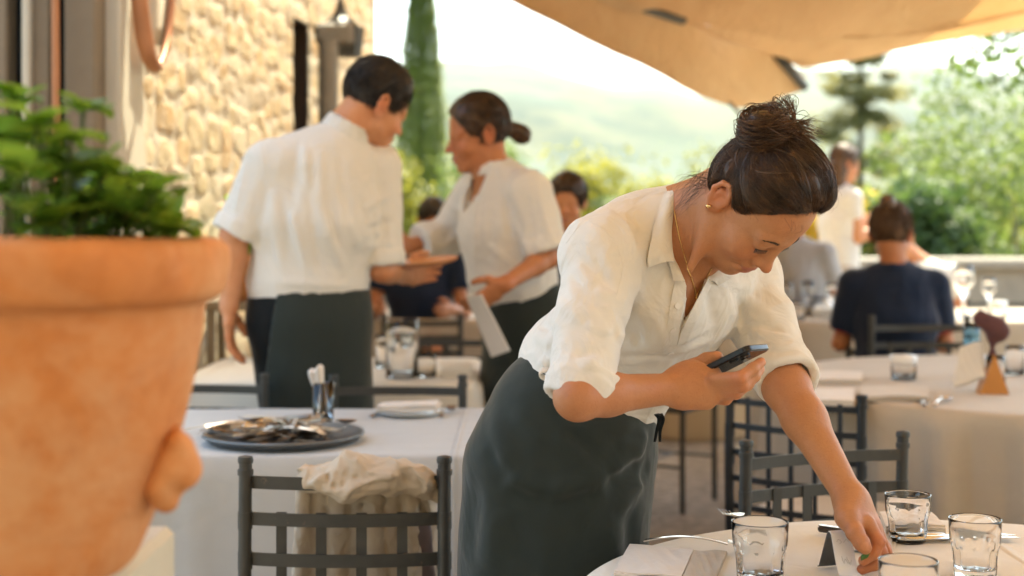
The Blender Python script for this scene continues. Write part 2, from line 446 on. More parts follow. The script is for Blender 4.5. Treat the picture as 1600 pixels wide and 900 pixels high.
def skin(name, c, rough=.5, lip=(.38, .13, .085)):
    m, t, b = new_mat(name); v = coords(t); c = np.array(c, float)
    n = noise_n(t, 34, 6, .75, v)
    base = mixc(t, n.outputs['Fac'], tuple(c*np.array([.84,.74,.68])), tuple(np.clip(c*np.array([1.08,1.1,1.12]), 0, 1)))
    nb_ = noise_n(t, 7, 3, .6, v); base = mixc(t, ramp(t, nb_.outputs['Fac'], [(.45, (0, 0, 0)), (.75, (.55, .55, .55))]), base, tuple(c*np.array([.98, .70, .62])))
    nf = noise_n(t, 420, 2, .5, v); base = mixc(t, ramp(t, nf.outputs['Fac'], [(.60, (0, 0, 0)), (.72, (.35, .35, .35))]), base, tuple(c*np.array([.62, .48, .40])))
    ar = nd(t, 'ShaderNodeAttribute', attribute_name='red'); base = mixc(t, ar.outputs['Fac'], base, tuple(c*np.array([1.08,.62,.55])))
    al = nd(t, 'ShaderNodeAttribute', attribute_name='lip'); base = mixc(t, al.outputs['Fac'], base, lip)
    ad = nd(t, 'ShaderNodeAttribute', attribute_name='dark'); base = mixc(t, ad.outputs['Fac'], base, (.035, .02, .012))
    an = nd(t, 'ShaderNodeAttribute', attribute_name='nail'); base = mixc(t, an.outputs['Fac'], base, tuple(np.clip(c*np.array([1.25,1.15,1.2]), 0, 1)))
    t.links.new(base, b.inputs['Base Color']); b.inputs['Roughness'].default_value = rough
    b.inputs['Subsurface Weight'].default_value = .06; b.inputs['Subsurface Radius'].default_value = (1, .35, .2); b.inputs['Subsurface Scale'].default_value = .006
    b.inputs['Specular IOR Level'].default_value = .4
    ch = bump(t, b, noise_n(t, 260, 3, .6, v).outputs['Fac'], .5, .0012)
    bump(t, b, noise_n(t, 60, 3, .5, v).outputs['Fac'], .35, .002, ch)
    return m
def hair_mat(name, c, c2, rough=.38):
    m, t, b = new_mat(name); n = noise_n(t, 35, 3, .6, coords(t)); n2 = noise_n(t, 1.0, 0)
    r = ramp(t, n.outputs['Fac'], [(.35, c), (.7, c2)])
    t.links.new(r, b.inputs['Base Color']); b.inputs['Roughness'].default_value = rough; b.inputs['Specular IOR Level'].default_value = .4
    bump(t, b, noise_n(t, 500, 2, .6, coords(t)).outputs['Fac'], .3, .001)
    return m
M = {}
M['shirt'] = cloth('white_linen', (.76, .735, .68), weave=700, wrinkle=.6, wdist=.004, wscale=14, trans=.12)
M['shirt_far'] = cloth('white_linen_far', (.72, .69, .63), weave=500, wrinkle=.4, wdist=.006, wscale=9, trans=.1)
M['apron'] = cloth('charcoal_cotton', (.024, .031, .027), rough=.8, weave=800, sheen=.25, wrinkle=.35, wdist=.005, wscale=6)
M['apron_dark'] = cloth('black_cotton', (.006, .008, .009), rough=.85, weave=600, sheen=.15, wrinkle=.3)
M['navy'] = cloth('navy_jersey', (.012, .020, .042), weave=500, sheen=.3)
M['skin'] = skin('skin_tan', (.45, .215, .100))
M['skin_fair'] = skin('skin_fair', (.56, .265, .13))
M['skin_tan'] = skin('skin_brown', (.44, .185, .08))
M['hair'] = hair_mat('hair_dark_brown', (.020, .010, .005), (.075, .036, .015), .38)
M['hair_warm'] = hair_mat('hair_brown_strands', (.04, .018, .007), (.13, .060, .022), .42)
M['hair_black'] = hair_mat('hair_near_black', (.012, .009, .007), (.028, .019, .013), .5)
M['lash'] = simple('lash', (.015, .01, .008), .6)
M['brow'] = simple('brow', (.05, .028, .015), .7)
M['button'] = simple('button', (.75, .73, .70), .3)
M['gold'] = simple('gold', (.85, .6, .25), .25, 1)
M['ph_body'] = simple('phone_dark', (.012, .013, .016), .25, .3)
M['ph_glass'] = simple('phone_glass', (.01, .01, .012), .05, 0)
M['ph_back'] = simple('phone_back', (.03, .022, .02), .12, .2)
def metal_worn(name, c=(.046, .046, .042)):
    m, t, b = new_mat(name); v = coords(t); n = noise_n(t, 14, 5, .65, v); n2 = noise_n(t, 60, 4, .7, v)
    base = mixc(t, n.outputs['Fac'], tuple(np.array(c)*.75), tuple(np.array(c)*1.45))
    spot = ramp(t, n2.outputs['Fac'], [(.66, (0, 0, 0)), (.74, (1, 1, 1))])
    t.links.new(mixc(t, spot, base, (.13, .10, .075)), b.inputs['Base Color']); b.inputs['Metallic'].default_value = .35
    b.inputs['Roughness'].default_value = .5; bump(t, b, noise_n(t, 120, 4, .7, v).outputs['Fac'], .3, .001); return m
M['iron'] = metal_worn('wrought_iron')
M['iron_black'] = metal_worn('wrought_iron_black', (.016, .017, .018))
M['linen'] = cloth('natural_linen', (.52, .45, .36), weave=420, wrinkle=.3, wdist=.004, wscale=7)
M['cloth_white'] = cloth('white_tablecloth', (.70, .66, .58), weave=420, wrinkle=.25, wdist=.003, wscale=7)
M['cloth_grey'] = cloth('pale_tablecloth', (.44, .44, .43), weave=420, wrinkle=.3, wdist=.004, wscale=6)
M['napkin'] = cloth('linen_napkin', (.66, .60, .53), weave=900, wrinkle=.3, wdist=.002, wscale=30)
M['trench'] = cloth('beige_coat', (.50, .42, .325), weave=700, wrinkle=.4, wdist=.003, wscale=14, sheen=.1)
M['trench_in'] = cloth('coat_lining', (.16, .12, .115), rough=.5, weave=700, wrinkle=.3)
M['steel'] = simple('cutlery_steel', (.62, .60, .57), .22, 1, .1)
M['steel_dark'] = simple('cutlery_bronze', (.30, .24, .19), .32, .9, .3)
M['platter'] = simple('platter_pewter', (.17, .18, .19), .4, .7, .2, bmp=.2)
M['sign_bright'] = simple('sky_white_gloss', (.84, .88, .92), .12, .0, .03)  # non-metal bluish white; the sky's reflection is put into the colour
M['wood_dark'] = simple('dark_wood', (.035, .022, .014), .4, 0, .3, 20, .2)
M['leaf_small'] = simple('herb_green', (.06, .16, .03), .5)
def glass(name, tint=(1, 1, 1), rough=0.0):
    m, t, b = new_mat(name); b.inputs['Base Color'].default_value = (*tint, 1); b.inputs['Transmission Weight'].default_value = 1
    b.inputs['Roughness'].default_value = rough; b.inputs['IOR'].default_value = 1.46; return m
M['glass'] = glass('clear_glass')
def terracotta():
    m, t, b = new_mat('terracotta'); v = coords(t); n = noise_n(t, 16, 8, .8, v); n2 = noise_n(t, 5, 6, .75, v, 1.5)
    c = ramp(t, n.outputs['Fac'], [(.3, (.48, .160, .042)), (.52, (.58, .215, .062)), (.7, (.62, .27, .10))])
    wash = ramp(t, n2.outputs['Fac'], [(.42, (0, 0, 0)), (.66, (.75, .75, .75))]); t.links.new(mixc(t, wash, c, (.66, .36, .18)), b.inputs['Base Color'])
    b.inputs['Roughness'].default_value = .8; bump(t, b, noise_n(t, 45, 6, .7, v).outputs['Fac'], .35, .003); return m
M['terracotta'] = terracotta()
def leafm(name, c1, c2, trans=.45, rough=.5):
    m, t, b = new_mat(name); v = coords(t); n = noise_n(t, 1.7, 3, .6, v); n2 = noise_n(t, 14, 2, .5, v)
    mx_ = nd(t, 'ShaderNodeMath', operation='ADD'); mx_.use_clamp = True; t.links.new(n.outputs['Fac'], mx_.inputs[0]); sc_ = nd(t, 'ShaderNodeMath', operation='MULTIPLY_ADD'); t.links.new(n2.outputs['Fac'], sc_.inputs[0]); sc_.inputs[1].default_value = .9; sc_.inputs[2].default_value = -.45; t.links.new(sc_.outputs[0], mx_.inputs[1])
    c = ramp(t, mx_.outputs[0], [(.3, c1), (.7, c2)]); t.links.new(c, b.inputs['Base Color']); b.inputs['Roughness'].default_value = rough
    tr = nd(t, 'ShaderNodeBsdfTranslucent'); hs = nd(t, 'ShaderNodeHueSaturation'); hs.inputs['Value'].default_value = 1.7; hs.inputs['Hue'].default_value = .485; t.links.new(c, hs.inputs['Color']); t.links.new(hs.outputs[0], tr.inputs[0])
    mx = nd(t, 'ShaderNodeMixShader'); mx.inputs[0].default_value = trans
    t.links.new(b.outputs[0], mx.inputs[1]); t.links.new(tr.outputs[0], mx.inputs[2]); t.links.new(mx.outputs[0], t.nodes['Material Output'].inputs[0]); return m
M['basil'] = leafm('basil_leaves', (.10, .20, .018), (.20, .34, .045), .45)
M['cypress'] = leafm('cypress_foliage', (.11, .145, .012), (.19, .23, .022), .45)
M['wood_far'] = leafm('woodland_foliage', (.12, .13, .012), (.22, .21, .022), .5)
M['bush'] = leafm('bush_foliage', (.065, .11, .02), (.14, .18, .04), .45)
M['olive'] = leafm('conifer_foliage', (.15, .15, .035), (.22, .20, .06), .55)
M['flower'] = leafm('yellow_flowers', (.50, .38, .03), (.65, .52, .06), .4)
M['branch'] = leafm('tree_leaves', (.03, .065, .012), (.08, .14, .025), .4)
M['bark'] = simple('bark', (.10, .075, .05), .9, 0, .3, 12, .5, 40, .01)
def canopy_mat():
    m, t, b = new_mat('canopy_canvas'); v = coords(t); n = noise_n(t, 2.2, 5, .65, coords(t, scale=(2.5, .6, 3)), 1.0)
    c = mixc(t, n.outputs['Fac'], (.68, .50, .30), (.84, .68, .46)); t.links.new(c, b.inputs['Base Color']); b.inputs['Roughness'].default_value = .9; b.inputs['Specular IOR Level'].default_value = .1
    tr = nd(t, 'ShaderNodeBsdfTranslucent'); t.links.new(mixc(t, n.outputs['Fac'], (.76, .56, .32), (.86, .70, .46)), tr.inputs[0]); mx = nd(t, 'ShaderNodeMixShader'); mx.inputs[0].default_value = .38
    bump(t, b, noise_n(t, 4, 4, .6, coords(t, scale=(2.5, .6, 2)), 1).outputs['Fac'], .6, .05)
    t.links.new(b.outputs[0], mx.inputs[1]); t.links.new(tr.outputs[0], mx.inputs[2]); t.links.new(mx.outputs[0], t.nodes['Material Output'].inputs[0]); return m
M['canopy'] = canopy_mat()
def stone_wall():
    m, t, b = new_mat('rubble_stone'); v = coords(t)
    tone = nd(t, 'ShaderNodeAttribute', attribute_name='tone').outputs['Fac']; jt = nd(t, 'ShaderNodeAttribute', attribute_name='joint').outputs['Fac']
    c = ramp(t, tone, [(0, (.46, .28, .11)), (.2, (.52, .38, .19)), (.45, (.62, .49, .29)), (.6, (.56, .33, .12)), (.8, (.66, .56, .38)), (1, (.42, .32, .20))])
    n = noise_n(t, 18, 6, .7, v); c = mixc(t, ramp(t, n.outputs['Fac'], [(.35, (0, 0, 0)), (.7, (.6, .6, .6))]), c, (.66, .56, .42))
    c = mixc(t, jt, c, (.60, .52, .40)); t.links.new(c, b.inputs['Base Color']); b.inputs['Roughness'].default_value = .95
    bump(t, b, noise_n(t, 40, 6, .75, v).outputs['Fac'], .7, .012); return m
M['stone_wall'] = stone_wall()
M['plaster'] = simple('pale_plaster', (.55, .49, .38), .9, 0, .12, 5, .4, 60, .003)
M['farmhouse'] = simple('low_bounce_stone', (.24, .20, .15), .9, 0, .2, 3)  # colour kept low so the added wall bounces less light
M['parapet'] = simple('weathered_coping', (.30, .26, .20), .9, 0, .3, 7, .5, 40, .006)
M['clay_plate'] = simple('clay_plate', (.50, .20, .07), .5, 0, .15)
M['board'] = simple('weathered_board', (.20, .15, .095), .7, 0, .25, 6, .3, 90, .002)
M['copper'] = simple('copper_brown', (.40, .17, .075), .45, .3, .3, 8)
M['dark_glass'] = simple('dark_window', (.02, .025, .03), .1)
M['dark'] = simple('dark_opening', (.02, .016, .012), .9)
M['zinc'] = simple('lead_grey', (.22, .20, .165), .6, .3, .2, 8)
def ground_mat(name, c1, c2, c3, s1=1.2, s2=14, bdist=.02):
    m, t, b = new_mat(name); v = coords(t); n = noise_n(t, s1, 5, .65, v); n2 = noise_n(t, s2, 5, .7, v)
    c = ramp(t, n.outputs['Fac'], [(.35, c1), (.65, c2)]); c = mixc(t, ramp(t, n2.outputs['Fac'], [(.45, (0, 0, 0)), (.62, (1, 1, 1))]), c, c3)
    t.links.new(c, b.inputs['Base Color']); b.inputs['Roughness'].default_value = .95; bump(t, b, noise_n(t, s2*3, 5, .7, v).outputs['Fac'], .6, bdist); return m
M['terrace'] = ground_mat('terrace_stone', (.13, .105, .078), (.20, .165, .125), (.25, .21, .17), 2.0, 16, .01)
M['terrain'] = ground_mat('countryside', (.012, .032, .018), (.034, .056, .024), (.066, .074, .034), .004, .009, .5)
M['red'] = cloth('dark_red_trim', (.30, .03, .02), wrinkle=0)
M['hair_mid'] = hair_mat('hair_mid_brown', (.06, .03, .014), (.14, .075, .035), .45)
M['grey_top'] = cloth('grey_top', (.32, .32, .33))
M['orange'] = simple('orange_card', (.45, .19, .04), .6, 0, .08)
M['plum'] = cloth('plum_napkin', (.11, .05, .05), wrinkle=.2)
M['blue_glass'] = glass('blue_glass', (.45, .72, .9))
M['porcelain'] = simple('porcelain', (.78, .77, .74), .2, 0, .03)
M['linen_w'] = cloth('linen_tablecloth', (.46, .39, .30), weave=420, wrinkle=.3, wdist=.004, wscale=7)
for k_ in ('linen_w', 'cloth_white', 'cloth_grey'): ironed(M[k_])
M['slot'] = simple('dark_brown_opening', (.06, .04, .025), .9)  # dark brown, for the slot's back and sides
M['steel_mid'] = simple('cutlery_mixed', (.62, .55, .46), .28, .9, .2)
# ------------------------------------------------------------ people: shared builders
class Head:
    """head frame: f forward, s to the person's right, u up, origin midway between the ears"""
    def __init__(s, c, fwd, up, k=1.0):
        s.c = np.asarray(c, float); Fv = nrm(fwd); U = np.asarray(up, float); U = nrm(U-Fv*(U@Fv)); S = np.cross(Fv, U)
        s.M = np.stack([Fv, S, U], 1); s.k = k
    def w(s, f, r, u): return s.c+s.M@(np.array([f, r, u], float)*s.k)
    def loc(s, p): return ((p-s.c)@s.M)/s.k
    def ell(s, c, r, rot=None):
        m = s.M if rot is None else s.M@rot
        return ell(s.w(*c), np.array(r)*s.k, m)
    def cap(s, a, b, ra, rb): return cap(s.w(*a), s.w(*b), ra*s.k, rb*s.k)
def rotm(axis, deg): return np.array(Matrix.Rotation(R(deg), 3, Vector(axis)))
def add_head(S, H, female=True, lid=True, ears=(1, -1)):
    j = .0 if female else .004
    S.add(H.ell((.000, 0, .042), (.088, .073, .082)), .0)
    S.add(H.ell((.040, 0, .040), (.052, .060, .058)), .02)
    S.add(H.ell((.034, 0, -.018), (.058, .060+j, .070)), .02)
    S.add(H.ell((.040, 0, -.060), (.048+j, .043+2*j, .040)), .02)
    S.add(H.cap((.012, .046+j, -.052), (.070, .016, -.088), .016, .015), .02)
    S.add(H.cap((.012, -.046-j, -.052), (.070, -.016, -.088), .016, .015), .02)
    S.add(H.ell((.078, 0, -.092), (.017, .019+j, .016)), .018)
    for q in (1, -1):
        S.add(H.ell((.062, q*.036, -.030), (.027, .025, .026)), .018)
        S.sub(H.ell((.100, q*.032, .009), (.015, .019, .012)), .018)
        S.add(H.ell((.0800, q*.0315, .006), (.0145, .0150, .0130)), .003)
        S.add(H.cap((.089, q*.014, .022), (.078, q*.046, .022), .0085, .007), .014)
        # lid fold
        S.sub(H.cap((.0935, q*.019, .0135), (.0885, q*.045, .0125), .0014, .0012), .003)
        S.sub(H.cap((.0948, q*.020, .0005), (.0888, q*.046, .0000), .0012, .0010), .0025)
    S.add(H.cap((.087, 0, .018), (.107, 0, -.022), .0085, .0100), .014)
    S.add(H.ell((.1130, 0, -.0275), (.0115, .0105, .0095)), .008)
    for q in (1, -1):
        S.add(H.ell((.1000, q*.0130, -.0305), (.0105, .0068, .0078)), .005)
        S.sub(H.ell((.1080, q*.0070, -.0385), (.0055, .0032, .0035)), .003)
    S.add(H.ell((.088, 0, -.060), (.017, .028, .020)), .014)
    S.add(H.ell((.0985, .006, -.0560), (.0080, .013, .0050)), .004)
    S.add(H.ell((.0985, -.006, -.0560), (.0080, .013, .0050)), .004)
    S.add(H.ell((.0960, 0, -.0680), (.0085, .018, .0062)), .005)
    for q in (1, -1):
        S.sub(H.cap((.1070, 0, -.0622), (.0930, q*.0235, -.0590), .0014, .0013), .003)
        S.sub(H.cap((.0930, q*.0270, -.0590), (.0860, q*.029, -.0640), .0025, .0012), .008)
    S.sub(H.cap((.101, -.010, -.0785), (.101, .010, -.0785), .003, .003), .008)
    for q in ears:
        E = rotm((0, 1, 0), -14)
        for (a, b, r) in (((.006, .074, .004), (-.001, .082, .024), .0045), ((-.001, .082, .024), (-.012, .086, .031), .0045), ((-.012, .086, .031), (-.024, .088, .022), .0048), ((-.024, .088, .022), (-.027, .087, .002), .0045), ((-.027, .087, .002), (-.019, .081, -.018), .0042), ((-.019, .081, -.018), (-.008, .076, -.028), .0055), ((-.008, .076, -.028), (.002, .073, -.018), .0055), ((-.004, .080, .012), (-.016, .0835, .010), .0035), ((-.016, .0835, .010), (-.015, .080, -.012), .0038)):
            S.add(H.cap((a[0], q*a[1], a[2]), (b[0], q*b[1], b[2]), r, r), .003)
        S.add(H.ell((-.010, q*.077, .004), (.014, .0035, .026)), .004)
        S.add(H.cap((.004, q*.073, -.004), (.004, q*.076, -.010), .005, .004), .004)
def face_attr(H):
    def lip(V):
        q = H.loc(V); up = np.minimum(L2((q-[.100, .007, -.0562])/[.02, .0150, .0058]), L2((q-[.100, -.007, -.0562])/[.02, .0150, .0058])); lo = L2((q-[.098, 0, -.068])/[.02, .0185, .0065])
        return np.clip((1.12-np.minimum(up, lo))*5, 0, 1)*(q[:,0] > .085)
    def red(V):
        q = H.loc(V); r = np.zeros(len(V))
        for c, rad, a in (((.085, .040, -.030), .028, .35), ((.085, -.040, -.030), .028, .35), ((.118, 0, -.030), .016, .45), ((-.012, .083, 0), .034, .55), ((-.012, -.083, 0), .034, .55), ((.085, 0, -.092), .02, .2)):
            r = np.maximum(r, a*np.exp(-(L2(q-c)/rad)**2))
        return r
    return {'lip': lip, 'red': red}
def face_hair(H, who, mat_l, mat_b, sides=(1, -1), closed=True):
    """lashes and eyebrows as fine hairs"""
    rng = np.random.default_rng(3); cv = []; rd = []
    for q in sides:
        for t in np.linspace(0, 1, 30):
            x = .019+.028*t; a = H.w(.0955-.006*t-.002*(t-.5)**2*0, q*x, .0005-.0025*math.sin(math.pi*t)); L = .004+.002*t
            b = H.w(.0955-.006*t+L*.75, q*(x+.0015+.003*t), -.0035-.0025*math.sin(math.pi*t)-.001*rng.random()); m_ = (a+b)/2+H.M@np.array([.0008, 0, -.0012]); cv.append(spline([a, m_, b], 5)); rd.append([.00022, .0002, .00016, .0001, .00004])
        a = [H.w(.0955-.006*t, q*(.018+.029*t), .0012-.0025*math.sin(math.pi*t)) for t in np.linspace(0, 1, 9)]
        cv.append(np.array(a)); rd.append(np.full(9, .0006))
    tubes_mesh('eyelashes', cv, rd, mat_l, who)
    cv = []; rd = []
    for q in sides:
        for i in range(230):
            t = rng.random(); x = .011+.038*t; arch = .0235+.006*math.sin(math.pi*min(1, t*1.15)*.8)-.003*t; f_ = .0985-.0135*t**1.5
            u0 = arch+rng.normal(0, .0016*(1.15-t)); a = H.w(f_-.001, q*x, u0); b = H.w(f_+.0006-.0015, q*(x+.005), u0+.002*(1-t)); cv.append(np.array([a, (a+b)/2+H.M@np.array([.0007,0,0]), b])); rd.append([.00028, .00025, .0001])
    tubes_mesh('eyebrows', cv, rd, mat_b, who)
def finger(S, pts, r0, r1, k=.0035):
    n = len(pts)-1
    for i in range(n):
        a, b = pts[i], pts[i+1]; ra = r0+(r1-r0)*i/n; rb = r0+(r1-r0)*(i+1)/n
        S.add(cap(a, b, ra, rb), k if i else .008)
        if i: S.add(ell(a, np.array([1.07, 1.07, 1.07])*ra), .003)
def person_empty(name, xy, label, group=None, rz=0): return empty(name, (xy[0], xy[1], 0), rz, label, 'person', group)
def strands_on(H, radii, cen, starts, end, n=14, lift=(0, .003), wav=.004, rng=None, tail=0.0, sweep=0):
    """hair strands swept over an ellipsoid (head frame) from each start direction to the end direction"""
    out = []; cen = np.array(cen); rad = np.array(radii)
    for st in starts:
        a = nrm(st); b = nrm(nrm(end)+rng.normal(0, .09, 3)); th = math.acos(np.clip(a@b, -1, 1)); ts = np.linspace(0, 1-tail, n)
        dirs = (np.sin((1-ts)*th)[:,None]*a+np.sin(ts*th)[:,None]*b)/(math.sin(th)+1e-6)
        if sweep and abs(a[1]) > .12 and a[0] > -.2:
            c = nrm([-.15, math.copysign(.95, a[1]), -.02]); tt = ts[:,None]; wg = sweep*min(1, abs(a[1])*2.2); dirs = (1-tt)**2*a+2*tt*(1-tt)*(c*wg+nrm(a+b)*(1-wg)*.8)+tt**2*b; dirs /= L2(dirs)[:,None]
        side = nrm(np.cross(a, b)); ph = rng.random()*6.28; amp = rng.normal(0, wav)
        off = rng.uniform(*lift); r = 1/L2(dirs/rad)
        pts = cen+dirs*(r+off+.002*np.sin(ts*9+ph))[:,None]+side*(amp*np.sin(ts*5+ph))[:,None]
        out.append(np.array([H.w(*p) for p in pts]))
    return out
# ------------------------------------------------------------ the waitress bending over the near table
def waitress():
    H = Head((.3620, 2.149, CH+.0365), (.3352, -.2867, -.8975), (.6068, -.6630, .4384), .89)
    root = person_empty('person', (.12, 2.42), 'waitress with messy bun bending over the near round table, looking at her phone')
    shR, elR, wrR = P(941, 402, 2.165), P(903, 620, 2.00), P(1062, 606, 2.10)
    shL, elL, wrL = P(1160, 436, 2.42), P(1229, 606, 2.25), P(1332, 786, 2.135)
    side = nrm(shL-shR)
    pel, wai, rib, che, upc = P(874, 725, 2.42), P(932, 592, 2.40), P(988, 520, 2.36), P(1022, 455, 2.33), P(1040, 392, 2.30)
    nb = P(1064, 352, 2.25)
    B = Shape()
    add_head(B, H)
    # neck
    B.add(cap(H.w(-.028, 0, -.030), nb, .052, .056), .03)
    B.add(cap(H.w(.02, 0, -.055), P(1080, 385, 2.23), .036, .045), .025)
    for q, e in ((1, P(1078, 420, 2.16)), (-1, P(1105, 420, 2.22))): B.add(cap(H.w(-.008, q*.046, -.035), e, .008, .006), .03)
    # trunk
    def trunk(S, g=0.0):
        S.loft([(pel, .138+g, .105+g, side), (wai, .120+g, .094+g, side), (rib, .128+g, .098+g, side), (che, .140+g, .108+g, side), (upc, .135+g, .085+g, side), (nb, .060+g*.6, .055+g*.6, side)], .04)
        S.add(cap(upc-side*.08, shR, .062+g, .054+g), .04); S.add(cap(upc+side*.08, shL, .066+g, .055+g), .04)
        S.add(ell(P(1032, 478, 2.240), np.array([.058, .060, .058])+g), .035)
        S.add(ell(P(1088, 472, 2.305), np.array([.046, .055, .052])+g), .03)
    trunk(B, -.004)
    # arms
    def arm(sh, el, wr, fr):
        B.add(cap(sh, el, .040, .0325*fr), .03); m = el*.72+wr*.28
        B.add(cap(el, m, .0300*fr, .0298*fr), .02); B.add(cap(m, wr, .0300*fr, .0215), .02); B.add(ell(el, np.array([.0295, .0295, .0295])*fr), .015)
    arm(shR, elR, wrR, .95); arm(shL, elL, wrL, 1.08)
    nails = []
    # right hand under the phone
    HR = lambda *a: P(*a)
    pal = [HR(1080, 600, 2.095), HR(1112, 606, 2.085)]
    B.add(ecap(wrR, pal[0], (.029, .022), (.033, .020), (0, .3, 1)), .02)
    B.add(ecap(pal[0], pal[1], (.034, .019), (.033, .016), (0, .35, 1)), .018)
    ffs = [([HR(1116, 593, 2.070), HR(1157, 590, 2.035), HR(1176, 576, 2.048), HR(1189, 566, 2.062)], .0098, .0076),
           ([HR(1116, 605, 2.080), HR(1160, 603, 2.045), HR(1178, 588, 2.060), HR(1187, 577, 2.074)], .0100, .0078),
           ([HR(1110, 616, 2.092), HR(1150, 614, 2.066), HR(1168, 601, 2.082), HR(1179, 590, 2.095)], .0096, .0074),
           ([HR(1102, 624, 2.104), HR(1134, 624, 2.088), HR(1150, 612, 2.100), HR(1161, 603, 2.110)], .0086, .0066)]
    for p_, a, b in ffs: finger(B, p_, a, b)
    th = [HR(1066, 592, 2.118), HR(1084, 576, 2.122), HR(1104, 564, 2.122), HR(1120, 558, 2.122)]
    B.add(cap(wrR, th[0], .022, .021), .018); finger(B, th, .0165, .0098); nails.append((HR(1121.5, 554.5, 2.117), .007))
    for p_, a, b in ffs[:2]: nails.append((p_[-1]+np.array([.004, -.004, .003]), .0055))
    # left hand by the stand
    kn = HR(1350, 815, 2.125)
    B.add(ecap(wrL, kn, (.026, .021), (.031, .017), (.8, .7, -.3)), .02)
    B.add(ecap(kn, HR(1362, 828, 2.128), (.031, .016), (.030, .013), (.7, .75, -.3)), .015)
    ffs2 = [([HR(1358, 818, 2.098), HR(1373, 846, 2.088), HR(1366, 864, 2.086), HR(1349, 876, 2.088)], .0102, .0080),
            ([HR(1366, 822, 2.118), HR(1377, 864, 2.104), HR(1366, 882, 2.104), HR(1346, 890, 2.106)], .0100, .0078),
            ([HR(1370, 826, 2.145), HR(1384, 862, 2.140), HR(1376, 876, 2.140), HR(1358, 884, 2.138)], .0095, .0074),
            ([HR(1370, 830, 2.168), HR(1384, 856, 2.172), HR(1380, 870, 2.172), HR(1368, 874, 2.168)], .0085, .0064)]
    for p_, a, b in ffs2: finger(B, p_, a, b)
    th2 = [HR(1324, 808, 2.100), HR(1336, 832, 2.078), HR(1346, 848, 2.070), HR(1352, 856, 2.068)]
    B.add(cap(wrL, th2[0], .021, .019), .018); finger(B, th2, .0145, .0098); nails.append((HR(1352, 854, 2.058), .0075)); nails.append((HR(1344, 877, 2.082), .006))
    B.fold(wrL+P(1340,800,2.13)-P(1332,786,2.135), HR(1356, 815, 2.095), .004, .0012)
    for a, b in ((HR(1343, 800, 2.105), HR(1357, 818, 2.085)), (HR(1345, 800, 2.108), HR(1366, 822, 2.098))): B.fold(a, b, .003, .0010)
    # legs
    for q, ft in ((-1, (.02, 2.36)), (1, (.19, 2.60))):
        hp = pel+side*q*.085-np.array([0, 0, .02]); kn_ = np.array([ft[0]-.01, ft[1], .50]); an = np.array([ft[0], ft[1], .09])
        B.add(cap(hp, kn_, .080, .055), .03); B.add(cap(kn_, kn_*.6+an*.4, .056, .054), .02); B.add(cap(kn_*.6+an*.4, an, .054, .034), .02)
        B.add(cap(an-np.array([.0, 0, .02]), an+np.array([.12, -.05, -.06]), .032, .026), .02)
    at = face_attr(H)
    def nail(V):
        r = np.zeros(len(V))
        for c, rad in nails: r = np.maximum(r, np.clip((1-L2(V-c)/rad)*4, 0, .8))
        return r
    at['nail'] = nail
    def redh(V, f0=at['red']):
        r = f0(V)
        for p_, _, _ in ffs+ffs2:
            for k_ in (1, 3): r = np.maximum(r, .45*np.exp(-(L2(V-p_[k_])/.016)**2))
        for c in (elR, elL): r = np.maximum(r, .22*np.exp(-(L2(V-c)/.05)**2))
        return r
    at['red'] = redh
    # body and head in one mesh; the grid is finer where the face and the hands are
    body = B.mesh('body', (-.13, 1.93, -.0), (.60, 2.76, 1.43), .0032, M['skin'], root, at)
    # ---------------- shirt
    T = Shape(); trunk(T, .011)
    T.add(ell(P(915, 545, 2.42), (.10, .09, .06)), .05)        # cloth blousing over the waist at the back
    def sleeve(sh, cuff, r0, r1, r2, cw, cutn):
        Sv = Shape(); mid = sh*.5+cuff*.5
        Sv.add(cap(sh, mid, r0, r1), 0); Sv.add(cap(mid, cuff+(cuff-mid)*.2, r1, r2), .02)
        Sv.isect(plane(cuff, cutn), .006)
        return Sv
    cufR = P(908, 603, 2.022); cufL = P(1222, 580, 2.275)
    dR = nrm((-.40, -.28, -.86)); dL = nrm(elL-shL+np.array([.00, -.03, .03]))
    sR = sleeve(shR, cufR, .061, .051, .044, .02, dR); sL = sleeve(shL, cufL, .056, .051, .048, .02, dL)
    T.add(Prim(sR.ev, (shR+cufR)/2, .28), .018); T.add(Prim(sL.ev, (shL+cufL)/2, .27), .018)
    # rolled cuffs
    for cf, dd, rr, el_ in ((cufR, dR, .0440, elR), (cufL, dL, .0480, elL)):
        rb = Shape(); rb.add(cap(cf-dd*.03, cf+dd*.012, rr+.0035, rr+.004), 0); rb.isect(plane(cf+dd*.012, dd), .006); rb.isect(plane(cf-dd*.03, -dd), .006)
        T.add(Prim(rb.ev, cf, .08), .003)
        rb = Shape(); rb.add(cap(cf-dd*.012, cf+dd*.03, rr+.006, rr+.003), 0); rb.isect(plane(cf+dd*.026, dd), .007); rb.isect(plane(cf-dd*.012, -dd), .005)
        T.add(Prim(rb.ev, cf, .08), .003)
        inner = Shape(); inner.add(cap(cf, cf+dd*.08, rr-.010, rr-.010), 0); T.sub(Prim(inner.ev, cf+dd*.04, .11), .002)
    base = T
    # open V at the front: cut along the chest normal
    T0 = Shape(); T0.ops = list(T.ops)
    cn = nrm(P(1075, 450, 1.)-np.array([0, 0, CH]))
    cut = [(1052, 330), (1049, 362), (1048, 396), (1068, 432), (1073, 446), (1069, 486), (1061, 524), (1073, 498), (1087, 476), (1096, 450), (1104, 427), (1125, 400), (1150, 340), (1090, 300)]
    cp = [P(x, y, 2.20) for x, y in cut]; cc = np.mean(cp, 0); cp = [p-cn*((p-cc)@cn) for p in cp]
    T.sub(poly_prism(cp, cn, .12), .004)
    T.sub(cap(nb+np.array([.0, .0, -.01]), H.w(-.03, 0, -.03), .058, .062), .006)
